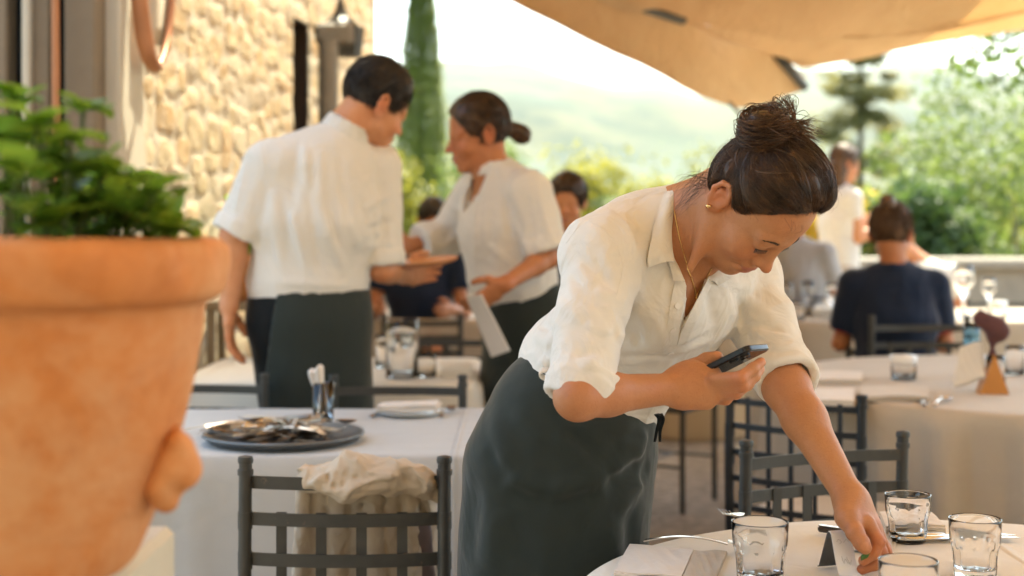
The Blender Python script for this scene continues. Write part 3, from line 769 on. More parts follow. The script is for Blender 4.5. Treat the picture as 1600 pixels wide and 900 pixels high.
    # folds drawn on the cloth where the photograph has them
    st = lambda a, b, w_=.007, am=.004: T.stroke(a, b, w_, am, base=T0)
    for a, b, w_, am in [((872, 470), (915, 505), .007, .005), ((915, 505), (955, 522), .006, .005), ((885, 430), (905, 478), .007, .004), ((905, 478), (938, 500), .006, .004),
        ((900, 415), (925, 455), .007, .004), ((925, 455), (962, 465), .006, .005), ((940, 385), (962, 440), .006, .004), ((862, 500), (925, 515), .005, -.003), ((930, 400), (950, 450), .005, -.003),
        ((905, 400), (960, 455), .006, -.003), ((845, 560), (870, 590), .006, .005), ((862, 540), (880, 580), .006, -.004), ((905, 575), (940, 560), .006, .004), ((890, 560), (945, 545), .005, -.003),
        ((965, 480), (1000, 545), .010, -.004), ((960, 520), (1040, 552), .007, .004), ((958, 545), (1040, 560), .006, -.004), ((960, 565), (1035, 572), .006, .004), ((990, 430), (1010, 520), .010, .004), ((1015, 470), (1040, 545), .008, .003),
        ((960, 575), (1020, 585), .005, -.003), ((1100, 440), (1120, 520), .010, -.004), ((1120, 430), (1148, 500), .008, .004), ((1130, 440), (1180, 450), .007, .004), ((1160, 470), (1215, 500), .007, .004), ((1168, 505), (1228, 520), .006, -.004),
        ((1175, 520), (1240, 530), .006, .004), ((1180, 550), (1250, 548), .006, -.003), ((1190, 570), (1255, 560), .006, .004), ((1150, 455), (1170, 530), .006, -.004), ((835, 520), (868, 545), .008, .005), ((840, 500), (870, 520), .006, -.004),
        ((980, 340), (1000, 430), .012, .003), ((930, 350), (1005, 370), .006, -.002), ((1050, 552), (1110, 530), .006, .004), ((1052, 560), (1030, 590), .006, .004), ((970, 555), (1050, 556), .006, -.004), ((1060, 545), (1130, 515), .007, -.004)]:
        st(a, b, w_*1.25, am*(1.6 if am > 0 else 1.3))
    T.disp(lambda p: .0022*fbm(p*np.array([14, 14, 9.]), 2, 5)+.0034*creases(p, (15, 15, 11), 3)*np.clip(.5+noise(p*7, 8), 0, 1)+.0016*creases(p, (30, 30, 24), 6))
    shirt = T.mesh('shirt', (-.10, 1.88, .85), (.60, 2.66, 1.37), .0029, M['shirt'], root, keep=lambda V: ((V-wai)@nrm(np.array([.18, -.03, .3]))) > -.055)
    # seam lines
    def path(S, pts, off=.0015, n=24):
        q = spline(np.array([(x, y, 0) for x, y in pts], float), n); out = []
        for x, y, _ in q:
            h = S.hit(x, y)
            if h is not None: out.append(h+S.grad(h)[0]*off)
        return np.array(out)
    def ribbon(S, pts, wd, off, name, mat, th=.0016, n=26, parent=root):
        p = path(S, pts, 0, n); g = S.grad(p); t = np.gradient(p, axis=0); t /= L2(t)[:,None]; sd_ = np.cross(t, g); sd_ /= L2(sd_)[:,None]; G = []
        for u in np.linspace(-.5, .5, 5):
            q = p+sd_*(wd*u); d_ = S.ev(q); gg = S.grad(q); q = q-gg*(d_-off)[:,None]; G.append(q)
        return MB().grid(np.array(G), th).build(name, mat, parent, True, 50)
    TS = Shape(); TS.ops = list(T0.ops)
    seam = []
    for pp in ([(920, 345), (950, 365), (968, 395), (972, 425), (963, 462)], [(905, 352), (885, 380)]):
        q = path(T, pp, .0000); seam.append(q)
    tubes_mesh('seams', seam, [.0006]*len(seam), M['shirt'], shirt, 5)
    ribbon(TS, [(1062, 446), (1056, 480), (1050, 520), (1045, 550)], .020, .0022, 'placket', M['shirt'])
    ribbon(TS, [(1114, 424), (1100, 454), (1084, 486), (1070, 514), (1063, 536)], .013, .0024, 'placket', M['shirt'])
    for x, y in ((1057, 478), (1051, 515), (1047, 550)):
        h = TS.hit(x, y); g = TS.grad(h)[0]; h = h+g*.0035; tt, nn, bb = frames(np.array([h, h+g]))
        m = MB(); m.tube([h, h+g*.0016], .0048, 14); m.build('button', M['button'], shirt, True, 40)
    # collar: fold line and leaf edge as real strips of cloth
    def leaf(fl, ou, name, bow=.006):
        def onto(q, o_):
            h = T0.hit(q[0], q[1]); return P(q[0], q[1], min(q[2], h[1]-o_) if h is not None and abs(h[1]-q[2]) < .12 else q[2])
        a = spline([onto(q, .003) for q in fl], 22); b = spline([onto(q, .005) for q in ou], 22); G = []
        nrm_ = np.cross(b[11]-a[11], a[-1]-a[0]); nrm_ = nrm(nrm_)*(-1 if np.cross(b[11]-a[11], a[-1]-a[0])@np.array([0, -1, .2]) < 0 else 1)
        for u in np.linspace(0, 1, 8): G.append(a*(1-u)+b*u+nrm_*bow*math.sin(math.pi*min(1, u*1.15)))
        return MB().grid(np.array(G), .0022).build(name, M['shirt'], shirt, True, 60)
    leaf([(1082, 292, 2.33), (1062, 302, 2.27), (1053, 325, 2.215), (1049, 358, 2.18), (1050, 388, 2.165), (1054, 409, 2.156)],
         [(1074, 291, 2.345), (1040, 301, 2.28), (1026, 335, 2.200), (1018, 372, 2.165), (1012, 402, 2.150), (1013, 417, 2.146)], 'collar')
    leaf([(1050, 322, 2.22), (1048, 356, 2.192), (1049, 388, 2.182), (1053, 406, 2.174), (1063, 426, 2.168), (1070, 440, 2.166)],
         [(1040, 330, 2.225), (1038, 362, 2.20), (1040, 392, 2.185), (1046, 414, 2.168), (1050, 428, 2.166), (1052, 438, 2.168)], 'collar_stand', .003)
    leaf([(1122, 404, 2.25), (1118, 412, 2.235), (1113, 422, 2.225), (1106, 436, 2.225)],
         [(1150, 418, 2.262), (1146, 430, 2.240), (1136, 438, 2.232), (1122, 446, 2.228)], 'collar', .005)
    # tab of the rolled sleeve
    tabp = [P(866, 584, 2.06), P(854, 574, 2.05), P(843, 577, 2.045), P(846, 584, 2.045), P(860, 590, 2.05)]
    MB().grid(np.stack([spline(tabp, 14), spline([q+np.array([0, -.012, -.006]) for q in tabp], 14)]), .002).build('cuff_tab', M['shirt'], shirt, True)
    # ---------------- skirt
    K = Shape(); hem = np.array([.045, 2.50, .52])
    kw = P(925, 600, 2.40)
    K.loft([(kw, .130, .105, side), (P(900, 655, 2.405), .148, .120, side), (P(878, 730, 2.415), .166, .140, side), (P(868, 830, 2.43), .162, .142, side), (P(864, 920, 2.44), .160, .146, side), (P(864, 1040, 2.45), .160, .150, side)], .04)
    K.isect(plane(P(900, 575, 2.4), nrm(np.array([.14, -.04, .30]))), .006)
    K.isect(plane((0, 0, .50), (0, 0, -1)), .004)
    K0 = Shape(); K0.ops = list(K.ops)
    ks = lambda a, b, w_=.012, am=.007: K.stroke(a, b, w_, am, base=K0)
    for a, b, w_, am in [((1010, 690), (950, 740), .014, .010), ((950, 740), (850, 775), .014, .010), ((850, 775), (790, 745), .012, .008), ((1010, 715), (940, 765), .012, -.009), ((940, 765), (860, 790), .012, -.008), ((790, 760), (860, 795), .011, -.008),
        ((1015, 740), (960, 800), .012, .008), ((770, 640), (800, 740), .012, .007), ((800, 640), (860, 700), .010, .006), ((860, 680), (920, 725), .010, .007), ((880, 670), (930, 715), .009, -.006), ((1010, 670), (990, 720), .010, .008), ((1018, 720), (1000, 760), .010, -.009),
        ((745, 740), (735, 880), .016, -.008), ((775, 790), (765, 900), .016, .007), ((800, 800), (830, 900), .014, -.005), ((985, 790), (985, 890), .014, -.008), ((960, 800), (955, 900), .014, .006), ((900, 660), (1000, 668), .008, .005), ((850, 640), (960, 662), .008, -.005), ((760, 700), (790, 760), .010, -.006), ((960, 690), (1000, 700), .008, .005)]:
        ks(a, b, w_*1.45, am*1.05)
    K.disp(lambda p: .005*fbm(p*np.array([8, 8, 3.5]), 2, 15)+.003*creases(p, (7, 7, 5), 5, 1.5)*np.clip(.4+noise(p*4, 18), 0, 1)+.0008*creases(p, (22, 22, 14), 7))
    K.mesh('skirt', (-.16, 2.18, .48), (.34, 2.72, 1.12), .0046, M['apron'], root)
    # waistband and hanging tie
    wb = [P(x, y, d) for x, y, d in ((1026, 598, 2.33), (1030, 604, 2.36))]
    tie = MB()
    for dx in (0, 5): tie.grid(np.stack([spline([P(1022+dx, 648, 2.31), P(1027+dx, 655, 2.30), P(1024+dx, 672, 2.305), P(1021+dx*1.6, 690, 2.31)], 10), spline([P(1030+dx, 646, 2.31), P(1034+dx, 656, 2.30), P(1029+dx, 672, 2.305), P(1025+dx*1.6, 690, 2.31)], 10)]), .002)
    tie.build('apron_tie', M['apron_dark'], root, True)
    # shoes
    for q, ft in ((-1, (.02, 2.36)), (1, (.19, 2.60))):
        s_ = Shape(); s_.add(cap((ft[0]-.03, ft[1], .05), (ft[0]+.15, ft[1]-.06, .035), .042, .036), 0); s_.add(cap((ft[0]-.01, ft[1], .06), (ft[0], ft[1], .11), .045, .042), .02); s_.isect(plane((0, 0, .003), (0, 0, -1)), .004)
        s_.mesh('shoe', (ft[0]-.1, ft[1]-.13, -.01), (ft[0]+.22, ft[1]+.07, .17), .006, M['apron_dark'], root)
    # ---------------- hair
    rng = np.random.default_rng(11)
    HS = Shape(); HS.add(H.ell((.004, 0, .050), (.096, .087, .098)), 0); HS.add(H.ell((-.035, 0, .02), (.055, .072, .065)), .03)
    HS.add(H.ell((.028, 0, .088), (.052, .064, .040)), .03)
    HS.sub(H.ell((.116, 0, -.034), (.097, .138, .150)), .050)
    for q in (1, -1): HS.sub(H.ell((.032, q*.082, -.036), (.052, .050, .042)), .03)
    HS.sub(H.ell((-.010, .088, -.010), (.030, .024, .042)), .008); HS.sub(H.ell((-.010, -.088, -.010), (.030, .024, .042)), .008)
    HS.isect(plane(H.w(-.04, 0, -.055), H.M@nrm(np.array([.30, 0, -1]))), .02)
    HS.disp(lambda p: .0030*noise(H.loc(p)*np.array([22., 60, 22]), 3)+.0018*noise(H.loc(p)*np.array([60., 130, 60]), 4))
    hair = HS.mesh('hair', H.c-.17, H.c+.19, .0032, M['hair'], root)
    bunc = np.array([-.066, .036, .100])    # bun in the head frame
    st_ = []
    for i in range(4200):
        a = rng.uniform(-math.pi, math.pi); 
        # hairline directions: forehead, temples, nape
        if rng.random() < .62: v = np.array([.75+.1*rng.random(), 1.15*math.sin(a*.5), .62-.55*abs(math.sin(a*.5))**1.5+.12*rng.random()])
        else: v = np.array([-.35+.5*rng.random()-.3, rng.choice([-1, 1])*rng.random(), -.75+.3*rng.random()])
        st_.append(v)
    for i in range(5200): v = rng.normal(0, 1, 3); st_.append(v)
    cv = strands_on(H, (.098, .089, .103), (.004, 0, .050), st_, bunc-np.array([.004, 0, .050]), 16, (-.001, .0030), .0045, rng, .06, 1.1)
    def trim(cs):
        out = []
        for c in cs:
            q = H.loc(c); bad = (L2((q-[.116, 0, -.034])/[.0945, .134, .146]) < 1) | (L2((q-[.035, .082, -.034])/[.049, .049, .039]) < 1) | (L2((q-[.035, -.082, -.034])/[.049, .049, .039]) < 1) | (L2((q-[-.010, .088, -.010])/[.030, .024, .042]) < 1) | (L2((q-[-.010, -.088, -.010])/[.030, .024, .042]) < 1)
            i = int(np.max(np.nonzero(bad)[0]))+1 if bad.any() else 0
            if len(c)-i >= 5: out.append(c[i:])
        return out
    HB = Shape(); HB.ops = [o for o in HS.ops if o[0] == 'a']
    def settle(cs, lo_, hi_):
        k_ = len(cs[0]); A = np.array(cs).reshape(-1, 3); c0 = H.loc(np.array(cs)[:, 3]); off = np.repeat(rng.uniform(lo_, hi_, len(cs))+.0032*noise(c0*55, 7), k_)
        for _ in range(2): A = A-HB.grad(A)*(HB.ev(A)-off)[:,None]
        return list(A.reshape(len(cs), k_, 3))
    def sink(cs):
        A = np.concatenate(cs); q = H.loc(A); e = L2((q-[.116, 0, -.034])/[.097, .138, .150])-1; A = A-HB.grad(A)*(.0125*np.clip(1-e/.26, 0, 1)**1.4)[:,None]
        out = []; i = 0
        for c in cs: out.append(A[i:i+len(c)]); i += len(c)
        return out
    cv = sink(trim(settle(cv, -.0012, .0028)))
    tubes_mesh('hair_strands', cv, [np.concatenate([[.0001], np.full(len(c)-1, rng.uniform(.0002, .00042))]) for c in cv], M['hair'], hair, 4)
    warm = trim(settle(strands_on(H, (.099, .090, .104), (.004, 0, .050), [s_+rng.normal(0, .06, 3) for s_ in st_[::7]], bunc-np.array([.004, 0, .050]), 16, (.0, .0032), .007, rng, .05, 1.1), .0005, .0032))
    warm = sink(warm)
    tubes_mesh('hair_strands', warm, [np.full(len(c), .00028) for c in warm], M['hair_warm'], hair, 4)
    locks = trim(settle(strands_on(H, (.099, .090, .104), (.004, 0, .050), [st_[i]+0 for i in rng.integers(0, len(st_), 150)], bunc-np.array([.004, 0, .050]), 16, (.0, .002), .012, rng, .04, 1.1), -.0015, .0006))
    locks = sink(locks)
    tubes_mesh('hair_locks', locks, [np.interp(np.linspace(0, 1, len(c)), [0, .25, .8, 1], [.0005, .0028, .0030, .0012]) for c in locks], M['hair'], hair, 8)
    fly = trim(settle(strands_on(H, (.103, .094, .108), (.004, 0, .050), [rng.normal(0, 1, 3) for _ in range(260)], rng.normal(0, .3, 3)+bunc-np.array([.004, 0, .050]), 16, (.0, .002), .030, rng, .35, .6), .002, .010))
    tubes_mesh('flyaway_hair', fly, [np.full(len(c), .00016) for c in fly], M['hair_warm'], hair, 3)
    soft = settle(strands_on(H, (.098, .089, .103), (.004, 0, .050), [st_[i]+rng.normal(0, .05, 3) for i in rng.integers(0, len(st_), 5200)], bunc-np.array([.004, 0, .050]), 26, (-.001, .0030), .004, rng, .06, 1.1), -.001, .002); sc_ = []
    for c in soft:
        q = H.loc(c); lim = rng.uniform(.90, .98); bad = (L2((q-[.116, 0, -.034])/np.array([.097, .138, .150])/lim) < 1) | (L2((q-[-.010, .088, -.010])/[.030, .024, .042]) < 1) | (L2((q-[-.010, -.088, -.010])/[.030, .024, .042]) < 1); near = L2((q-[.116, 0, -.034])/np.array([.097, .138, .150])).min() < lim
        i = int(np.max(np.nonzero(bad)[0]))+1 if bad.any() else 0
        if near and len(c)-i >= 8: sc_.append(c[i:i+10])
    if sc_:
        sc_ = [c for c in sc_ if len(c) == 10][:1500] or [c[:8] for c in sc_]; A = np.array(sc_); k_ = A.shape[1]; g_ = HB.grad(A.reshape(-1, 3)).reshape(A.shape); A = A-g_*(.0125*np.clip(1.12-np.arange(k_)/9.0, 0, 1)**1.3)[None, :, None]
        tubes_mesh('hairline_hair', list(A), [np.concatenate([[.00005, .00012], np.full(k_-2, .0002)]) for _ in A], M['hair'], hair, 3)
    # bun: coils round its own axis
    BW = H.w(*bunc); ax = nrm(BW-H.w(.004, 0, .050)); e1 = nrm(np.cross(ax, (0, 1, 0))); e2 = np.cross(ax, e1)
    bc = BW+ax*.016
    bs = Shape(); bs.add(ell(bc, (.034, .032, .024)), 0); bs.disp(lambda p: .003*noise(p*60, 8)); 
    bun = bs.mesh('hair_bun', bc-.06, bc+.06, .003, M['hair'], hair)
    cu = []; rd = []
    for i in range(900):
        r0 = rng.uniform(.006, .042); hgt = rng.uniform(-.020, .024); r0 *= math.sqrt(max(.15, 1-(hgt/.034)**2)); ph = rng.uniform(0, 6.28); ln = rng.uniform(1.6, 4.6); tl = rng.normal(0, .13, 2)
        t = np.linspace(0, ln, 16); rr = r0*(1+.06*np.sin(t*2+ph)); p_ = bc+np.outer(rr*np.cos(t+ph), e1)*1.05+np.outer(rr*np.sin(t+ph), e2)+np.outer(hgt+.004*np.sin(3*t+ph)+rr*(tl[0]*np.cos(t+ph)+tl[1]*np.sin(t+ph)), ax)
        cu.append(p_); rd.append(np.full(16, rng.uniform(.0003, .0006)))
    tubes_mesh('hair_bun', cu[:420], rd[:420], M['hair'], bun, 4); tubes_mesh('hair_bun', cu[420:], rd[420:], M['hair_warm'], bun, 4)
    # loose ends: a brush to the right, loops over the top
    cu = []; rd = []
    for i in range(240):
        s0 = P(1190+rng.normal(0, 16), 206+rng.normal(0, 8), 2.10+rng.normal(0, .02)); e0 = P(1264+rng.normal(0, 12), 212+rng.normal(0, 11), 2.07+rng.normal(0, .03)); m0 = (s0+e0)/2+np.array([0, -.012, .008])+rng.normal(0, .004, 3)
        cu.append(spline([s0, m0, e0], 9)); rd.append(np.linspace(.0007, .00015, 9))
    for i in range(60):
        s0 = P(1232+rng.normal(0, 6), 200, 2.09); t_ = rng.random(); e0 = P(1195+45*t_+rng.normal(0, 6), 176-rng.random()*10, 2.10); top = P(1205+38*t_+rng.normal(0, 4), 158+rng.normal(0, 5)-6*t_, 2.09)
        cu.append(spline([s0, P(1236+8*t_, 180, 2.09), top, e0], 14)); rd.append(np.full(14, .00028))
    for i in range(26):
        s0 = P(1240, 200+rng.normal(0, 4), 2.09); e0 = P(1262+rng.uniform(0, 16), 190+rng.normal(0, 5), 2.08); cu.append(spline([s0, (s0+e0)/2+np.array([0, 0, .003]), e0], 7)); rd.append(np.linspace(.0006, .0001, 7))
    lp = spline([P(1228, 205, 2.09), P(1240, 180, 2.09), P(1248, 158, 2.09), P(1240, 148, 2.09), P(1228, 152, 2.09)], 20); cu.append(lp); rd.append(np.full(20, .0004))
    tubes_mesh('loose_hair', cu, rd, M['hair_warm'], bun, 4)
    # fine hairs at the nape and temple
    cu = []; rd = []
    for i in range(70):
        s0 = H.w(-.055+rng.normal(0, .01), .045+rng.normal(0, .018), -.028); x = rng.uniform(1040, 1078); y = rng.uniform(290, 345); e0 = P(x, y, 2.17+rng.normal(0, .015)); m0 = (s0+e0)/2+rng.normal(0, .008, 3)+np.array([0, -.01, .008])
        cu.append(spline([s0, m0, e0], 9)); rd.append(np.linspace(.00026, .00006, 9))
    tubes_mesh('nape_hair', cu, rd, M['hair_warm'], hair, 4); cu = []; rd = []
    for i in range(7):
        q = rng.choice([1, -1]); s0 = H.w(.070, .055*rng.random()*q*-1 if False else .05*rng.random(), .078); e0 = H.w(.094, .015+.045*rng.random(), .062+.012*rng.random()); m0 = (s0+e0)/2+H.M@np.array([.010, rng.normal(0, .006), .004])
        cu.append(spline([s0, m0, e0], 8)); rd.append(np.linspace(.00018, .00005, 8))
    tubes_mesh('fringe_hair', cu, rd, M['hair_warm'], hair, 4)
    face_hair(H, root, M['lash'], M['brow'])
    # ear stud and necklace
    e = MB(); p0 = H.w(-.006, .0825, -.027)
    e.tube([p0, p0+H.M@np.array([.001, .004, -.001])], .0028, 10); e.tube([p0+H.M@np.array([.002, .001, .004]), p0+H.M@np.array([.003, .005, .004])], .0018, 8)
    e.build('earring', M['gold'], root, True)
    nk = []
    for ln in ([(1054, 330), (1062, 372), (1074, 415), (1085, 452), (1087, 463)], [(1112, 418), (1100, 440), (1090, 455), (1087, 463)]):
        q = spline(np.array([(x, y, 0) for x, y in ln], float), 26)
        for x, y, _ in q: pass
        pts = [B.hit(x, y) for x, y, _ in q]; pts = [p_+B.grad(p_)[0]*.0012 for p_ in pts if p_ is not None]; nk.append(np.array(pts))
    tubes_mesh('necklace', nk, [.0008]*2, M['gold'], root, 6)
    pd = nk[0][-1]; m = MB(); m.tube([pd, pd-np.array([0, 0, .004])], .0026, 8); m.tube([pd-np.array([0, 0, .004]), pd-np.array([0, 0, .014])], [.0016, .0022], 8); m.build('pendant', M['gold'], root, True)
    return root
def phone():
    l = nrm((.72, -.53, .45)); s_ = np.array((.62, .75, -.02)); s_ = nrm(s_-l*(l@s_)); n = np.cross(l, s_); T = P(1204, 541, 2.105)
    L_, W_, th = .146, .071, .0085; c = T-l*L_/2-s_*W_/2
    Mx = np.eye(4); Mx[:3, 0] = l; Mx[:3, 1] = s_; Mx[:3, 2] = n; Mx[:3, 3] = c
    def rr(L, W, r, z, n_=8):
        out = []
        for cx, cy, a0 in ((L/2-r, W/2-r, 0), (-L/2+r, W/2-r, 90), (-L/2+r, -W/2+r, 180), (L/2-r, -W/2+r, 270)):
            for i in range(n_+1): a = R(a0+90*i/n_); out.append((cx+r*math.cos(a), cy+r*math.sin(a), z))
        return np.array(out)
    def slab(rings):
        V = np.concatenate(rings); k = len(rings[0]); Fc = []
        for j in range(len(rings)-1):
            for i in range(k): q = (i+1) % k; Fc.append((j*k+i, j*k+q, (j+1)*k+q, (j+1)*k+i))
        Fc.append(tuple(range(k))[::-1]); Fc.append(tuple(range((len(rings)-1)*k, len(rings)*k)))
        return V@Mx[:3,:3].T+c, Fc
    root = empty('mobile_phone', tuple(c), 0, 'black mobile phone held in the bending waitress\'s right hand', 'phone')
    MB().add(*slab([rr(L_-.002, W_-.002, .010, -th/2), rr(L_, W_, .011, -th/2+.0012), rr(L_, W_, .011, th/2-.0012), rr(L_-.002, W_-.002, .010, th/2)])).build('case', M['ph_body'], root, True, 35)
    MB().add(*slab([rr(L_-.006, W_-.006, .008, -th/2-.0008), rr(L_-.006, W_-.006, .008, -th/2+.0005)])).build('back_glass', M['ph_back'], root)
    MB().add(*slab([rr(L_-.007, W_-.007, .008, th/2-.0005), rr(L_-.007, W_-.007, .008, th/2+.0006)])).build('screen', M['ph_glass'], root)
    for x, y in ((L_/2-.016, -.020), (L_/2-.036, -.020), (L_/2-.026, -.002)):
        q = Mx[:3,:3]@np.array([x, y, -th/2])+c
        lens = MB(); lens.tube([q, q-n*.003], .0075, 20); o = lens.build('camera_lens', M['ph_body'], root, True, 35)
        MB().tube([q-n*.003, q-n*.0034], .0055, 20).build('lens_glass', M['ph_glass'], o, True, 35)
    return root
# ------------------------------------------------------------ the other people
def hand(S, wr, d, thumb, curl=.5, k=1.0, nrm_=None):
    """palm and five separate bent fingers; d points from the wrist to the fingers, thumb to the thumb side"""
    d = nrm(d); t = np.asarray(thumb, float); t = nrm(t-d*(t@d)); n = nrm(np.cross(d, t)) if nrm_ is None else nrm_
    pm = wr+d*.045*k; S.add(ecap(wr, pm, (.026*k, .020*k), (.037*k, .015*k), t), .018); S.add(ecap(pm, wr+d*.082*k, (.038*k, .015*k), (.038*k, .012*k), t), .012)
    for i, (o, L, r) in enumerate(((.030, .070, .0092), (.011, .078, .0095), (-.009, .073, .0090), (-.028, .058, .0080))):
        p = wr+d*.088*k+t*o*k; a = d; pts = [p]
        for f, c in ((.45, .35), (.30, .8), (.25, .6)):
            ang = c*curl; a = nrm(a*math.cos(ang)+n*math.sin(ang)); p = p+a*L*k*f; pts.append(p)
        finger(S, pts, r*k, r*.78*k, .003)
    b = wr+d*.020*k+t*.022*k; p1 = b+(d*.5+t*.75+n*.3)*.036*k; p2 = p1+(d*.85+t*.3+n*.4)*.030*k; p3 = p2+(d*.9+n*.4)*.022*k; S.add(cap(wr+d*.01, b, .018*k, .017*k), .012); finger(S, [b, p1, p2, p3], .014*k, .009*k)
def figure(label, H, J, top, topm, bot, botm, skinm, hairm, hair='short', vox=.0075, sleeve=.42, roll=True, seated=False, group=None, sidev=None, tor=(.15, .10), folds=(), hips=.155, collar=True, hk={}, lean=None, female=True, hand_k=1.0, sl_r=.060, armk=1.0, neckr=.052, drawn=None):
    root = person_empty('person', (J['pel'][0], J['pel'][1]), label, group)
    side = nrm(J['shL']-J['shR']) if sidev is None else nrm(sidev); hs = nrm(np.array([side[0], side[1], 0.]))
    up = (J['shL']+J['shR'])/2; nb = J['neck']; pel, wai = J['pel'], J['wai']; che = wai*.45+up*.55
    B = Shape(); add_head(B, H, female); B.add(cap(H.w(-.025, 0, -.035), nb, neckr, neckr+.004), .03)
    def trunk(S, g=0):
        tw, td = tor; S.loft([(pel, hips+g, .115+g, hs), (wai, tw*.84+g, td*.95+g, (hs+side)/2), (che, tw*.96+g, td*1.08+g, side), (up*.85+che*.15, tw*.88+g, td*.85+g, side), (nb, .058+g*.6, .055+g*.6, side)], .05)
        for s_ in ('shR', 'shL'): S.add(cap(up*.6+J[s_]*.4, J[s_], .062+g, .052+g), .04)
        if female: S.add(ell(che+nrm(H.M[:,0]*np.array([1, 1, 0]))*td*.62+np.array([0, 0, .03]), (.11, .08, .07), np.stack([side, nrm(np.cross(side, (0, 0, 1))), np.array([0, 0, 1.])], 1)), .05) if False else None
    trunk(B, -.016)
    for s_ in 'RL':
        sh, el, wr = J['sh'+s_], J['el'+s_], J['wr'+s_]; B.add(cap(sh, el, .044*armk, .037*armk), .02); m = el*.7+wr*.3; B.add(cap(el, m, .037*armk, .035*armk), .02); B.add(cap(m, wr, .035*armk, .025*armk), .02)
        hand(B, wr, J['hd'+s_], J.get('th'+s_, (0, 0, 1)), J.get('cu'+s_, .5), hand_k)
    if 'knR' in J:
        for s_, q in (('R', -1), ('L', 1)):
            hp = pel+hs*q*.088; kn, an = J['kn'+s_], J['an'+s_]; B.add(cap(hp, kn, .082, .056), .03); B.add(cap(kn, kn*.6+an*.4, .055, .053), .02); B.add(cap(kn*.6+an*.4, an, .053, .034), .02); ft = nrm(J.get('foot', (0, 1, 0))); B.add(cap(an-np.array([0, 0, .03]), an+np.asarray(ft)*.14-np.array([0, 0, .05]), .034, .028), .02)
    allp = np.array([v for k_, v in J.items() if isinstance(v, np.ndarray) and k_[:2] not in ('hd', 'th', 'cu', 'fo')]+[H.c]); lo = allp.min(0)-.24; hi = allp.max(0)+.24; lo[2] = max(lo[2], -.02)
    B.mesh('body', lo, hi, vox*.8, skinm, root, face_attr(H))
    # top
    T = Shape(); trunk(T, .013)
    for s_ in 'RL':
        sh, el, wr = J['sh'+s_], J['el'+s_], J['wr'+s_]; Sv = Shape(); sv_ = J.get('sleeve'+s_, sleeve)
        if sv_ > 1: end = el+(wr-el)*(sv_-1); Sv.add(cap(sh, el, sl_r, sl_r*.86), 0); Sv.add(cap(el, end+(end-el)*.1, sl_r*.86, sl_r*.76), .02); dd = nrm(wr-el)
        else: end = sh+(el-sh)*sv_; Sv.add(cap(sh, end+(el-sh)*.1, sl_r, sl_r*.92), 0); dd = nrm(el-sh)
        Sv.isect(plane(end, dd), .006); T.add(Prim(Sv.ev, (sh+end)/2, np.linalg.norm(sh-end)*.75+.1), .02)
        if roll:
            rr = sl_r*(.80 if sv_ > 1 else .96); rb = Shape(); rb.add(cap(end-dd*.05, end+dd*.005, rr+.004, rr+.004), 0); rb.isect(plane(end, dd), .006); rb.isect(plane(end-dd*.045, -dd), .004); T.add(Prim(rb.ev, end-dd*.02, .1), .004)
    T.isect(plane(pel+np.array([0, 0, J.get('hem', .05)]), nrm(pel-wai)), .01)
    T.sub(cap(nb-np.array([0, 0, .005]), H.w(-.025, 0, -.03), neckr+.004, neckr+.010), .006)
    if 'vneck' in J: T.sub(J['vneck'], .004)
    T0 = Shape(); T0.ops = list(T.ops)
    for a, b, w_, am in folds: T.stroke(a, b, w_, am*1.25, 2.5, T0)
    T.disp(lambda p: .005*fbm(p*np.array([11, 11, 6.]), 2, 15)+.007*creases(p, (9, 9, 4.5), 3)*np.clip(.5+noise(p*5, 8), 0, 1)+.003*creases(p, (20, 20, 12), 6))
    Tm = T.mesh(top, lo, hi, vox, topm, root)
    if collar:
        C = Shape(); ax = nrm(H.w(-.03, 0, -.02)-nb); c0 = nb+ax*.012; C.add(cap(c0-ax*.03, c0+ax*.02, neckr+.020, neckr+.011), 0); C.isect(plane(c0+ax*.022, ax), .004); C.isect(plane(c0-ax*.030, -ax), .004); C.sub(cap(c0-ax*.06, c0+ax*.06, neckr+.008, neckr+.006), .003)
        fw = nrm(H.M[:,0]*np.array([1, 1, 0])) if lean is None else nrm(lean); C.sub(cap(c0+fw*.02, c0+fw*.16, .020, .060), .003); C.mesh('collar', c0-.13, c0+.13, .005, topm, Tm)
    # bottom
    K = Shape(); g = .018
    if bot in ('skirt', 'apron'):
        hem = J.get('skirt_z', .5); K.loft([(wai*.7+pel*.3, tor[0]*.84+g, tor[1]+g, hs), (pel, hips+g, .125+g, hs), (np.array([pel[0], pel[1], pel[2]-.25]), hips+g+.005, .13+g, hs), (np.array([pel[0], pel[1], hem-.1]), hips+g, .14+g, hs)], .04); K.isect(plane((0, 0, hem), (0, 0, -1)), .004)
    else:
        K.loft([(wai*.55+pel*.45, tor[0]*.84+g, tor[1]+g, hs), (pel, hips+g, .125+g, hs)], .04)
        for s_, q in (('R', -1), ('L', 1)): hp = pel+hs*q*.085; K.add(cap(hp, J['kn'+s_], .098, .072), .04); K.add(cap(J['kn'+s_], J['an'+s_], .072, .055), .02)
    K.isect(plane(wai*.62+pel*.38, nrm(wai-pel)), .006); K.disp(lambda p: .005*fbm(p*np.array([9, 9, 4.]), 2, 5))
    K.mesh(bot, lo, hi, vox*1.1, botm, root)
    # hair
    if hair:
        HS = Shape(); r_ = hk.get('r', .010); HS.add(H.ell((-.004, 0, .046), (.092+r_, .076+r_, .088+r_)), 0); HS.add(H.ell((.030, 0, .078), (.056, .062, .046)), .02)
        HS.sub(H.ell((.125, 0, -.050), (.088, .105, hk.get('brow', .135))), .015); HS.sub(H.ell((.004, .092, -.016), (.034, .030, .040)), .008); HS.sub(H.ell((.004, -.092, -.016), (.034, .030, .040)), .008)
        HS.isect(plane(H.w(-.04, 0, hk.get('nape', -.030)), H.M@nrm(np.array([.25, 0, -1]))), .02)
        if hair == 'bun': bn = hk['bun']; HS.add(H.ell(bn, (.036, .034, .034)), .012)
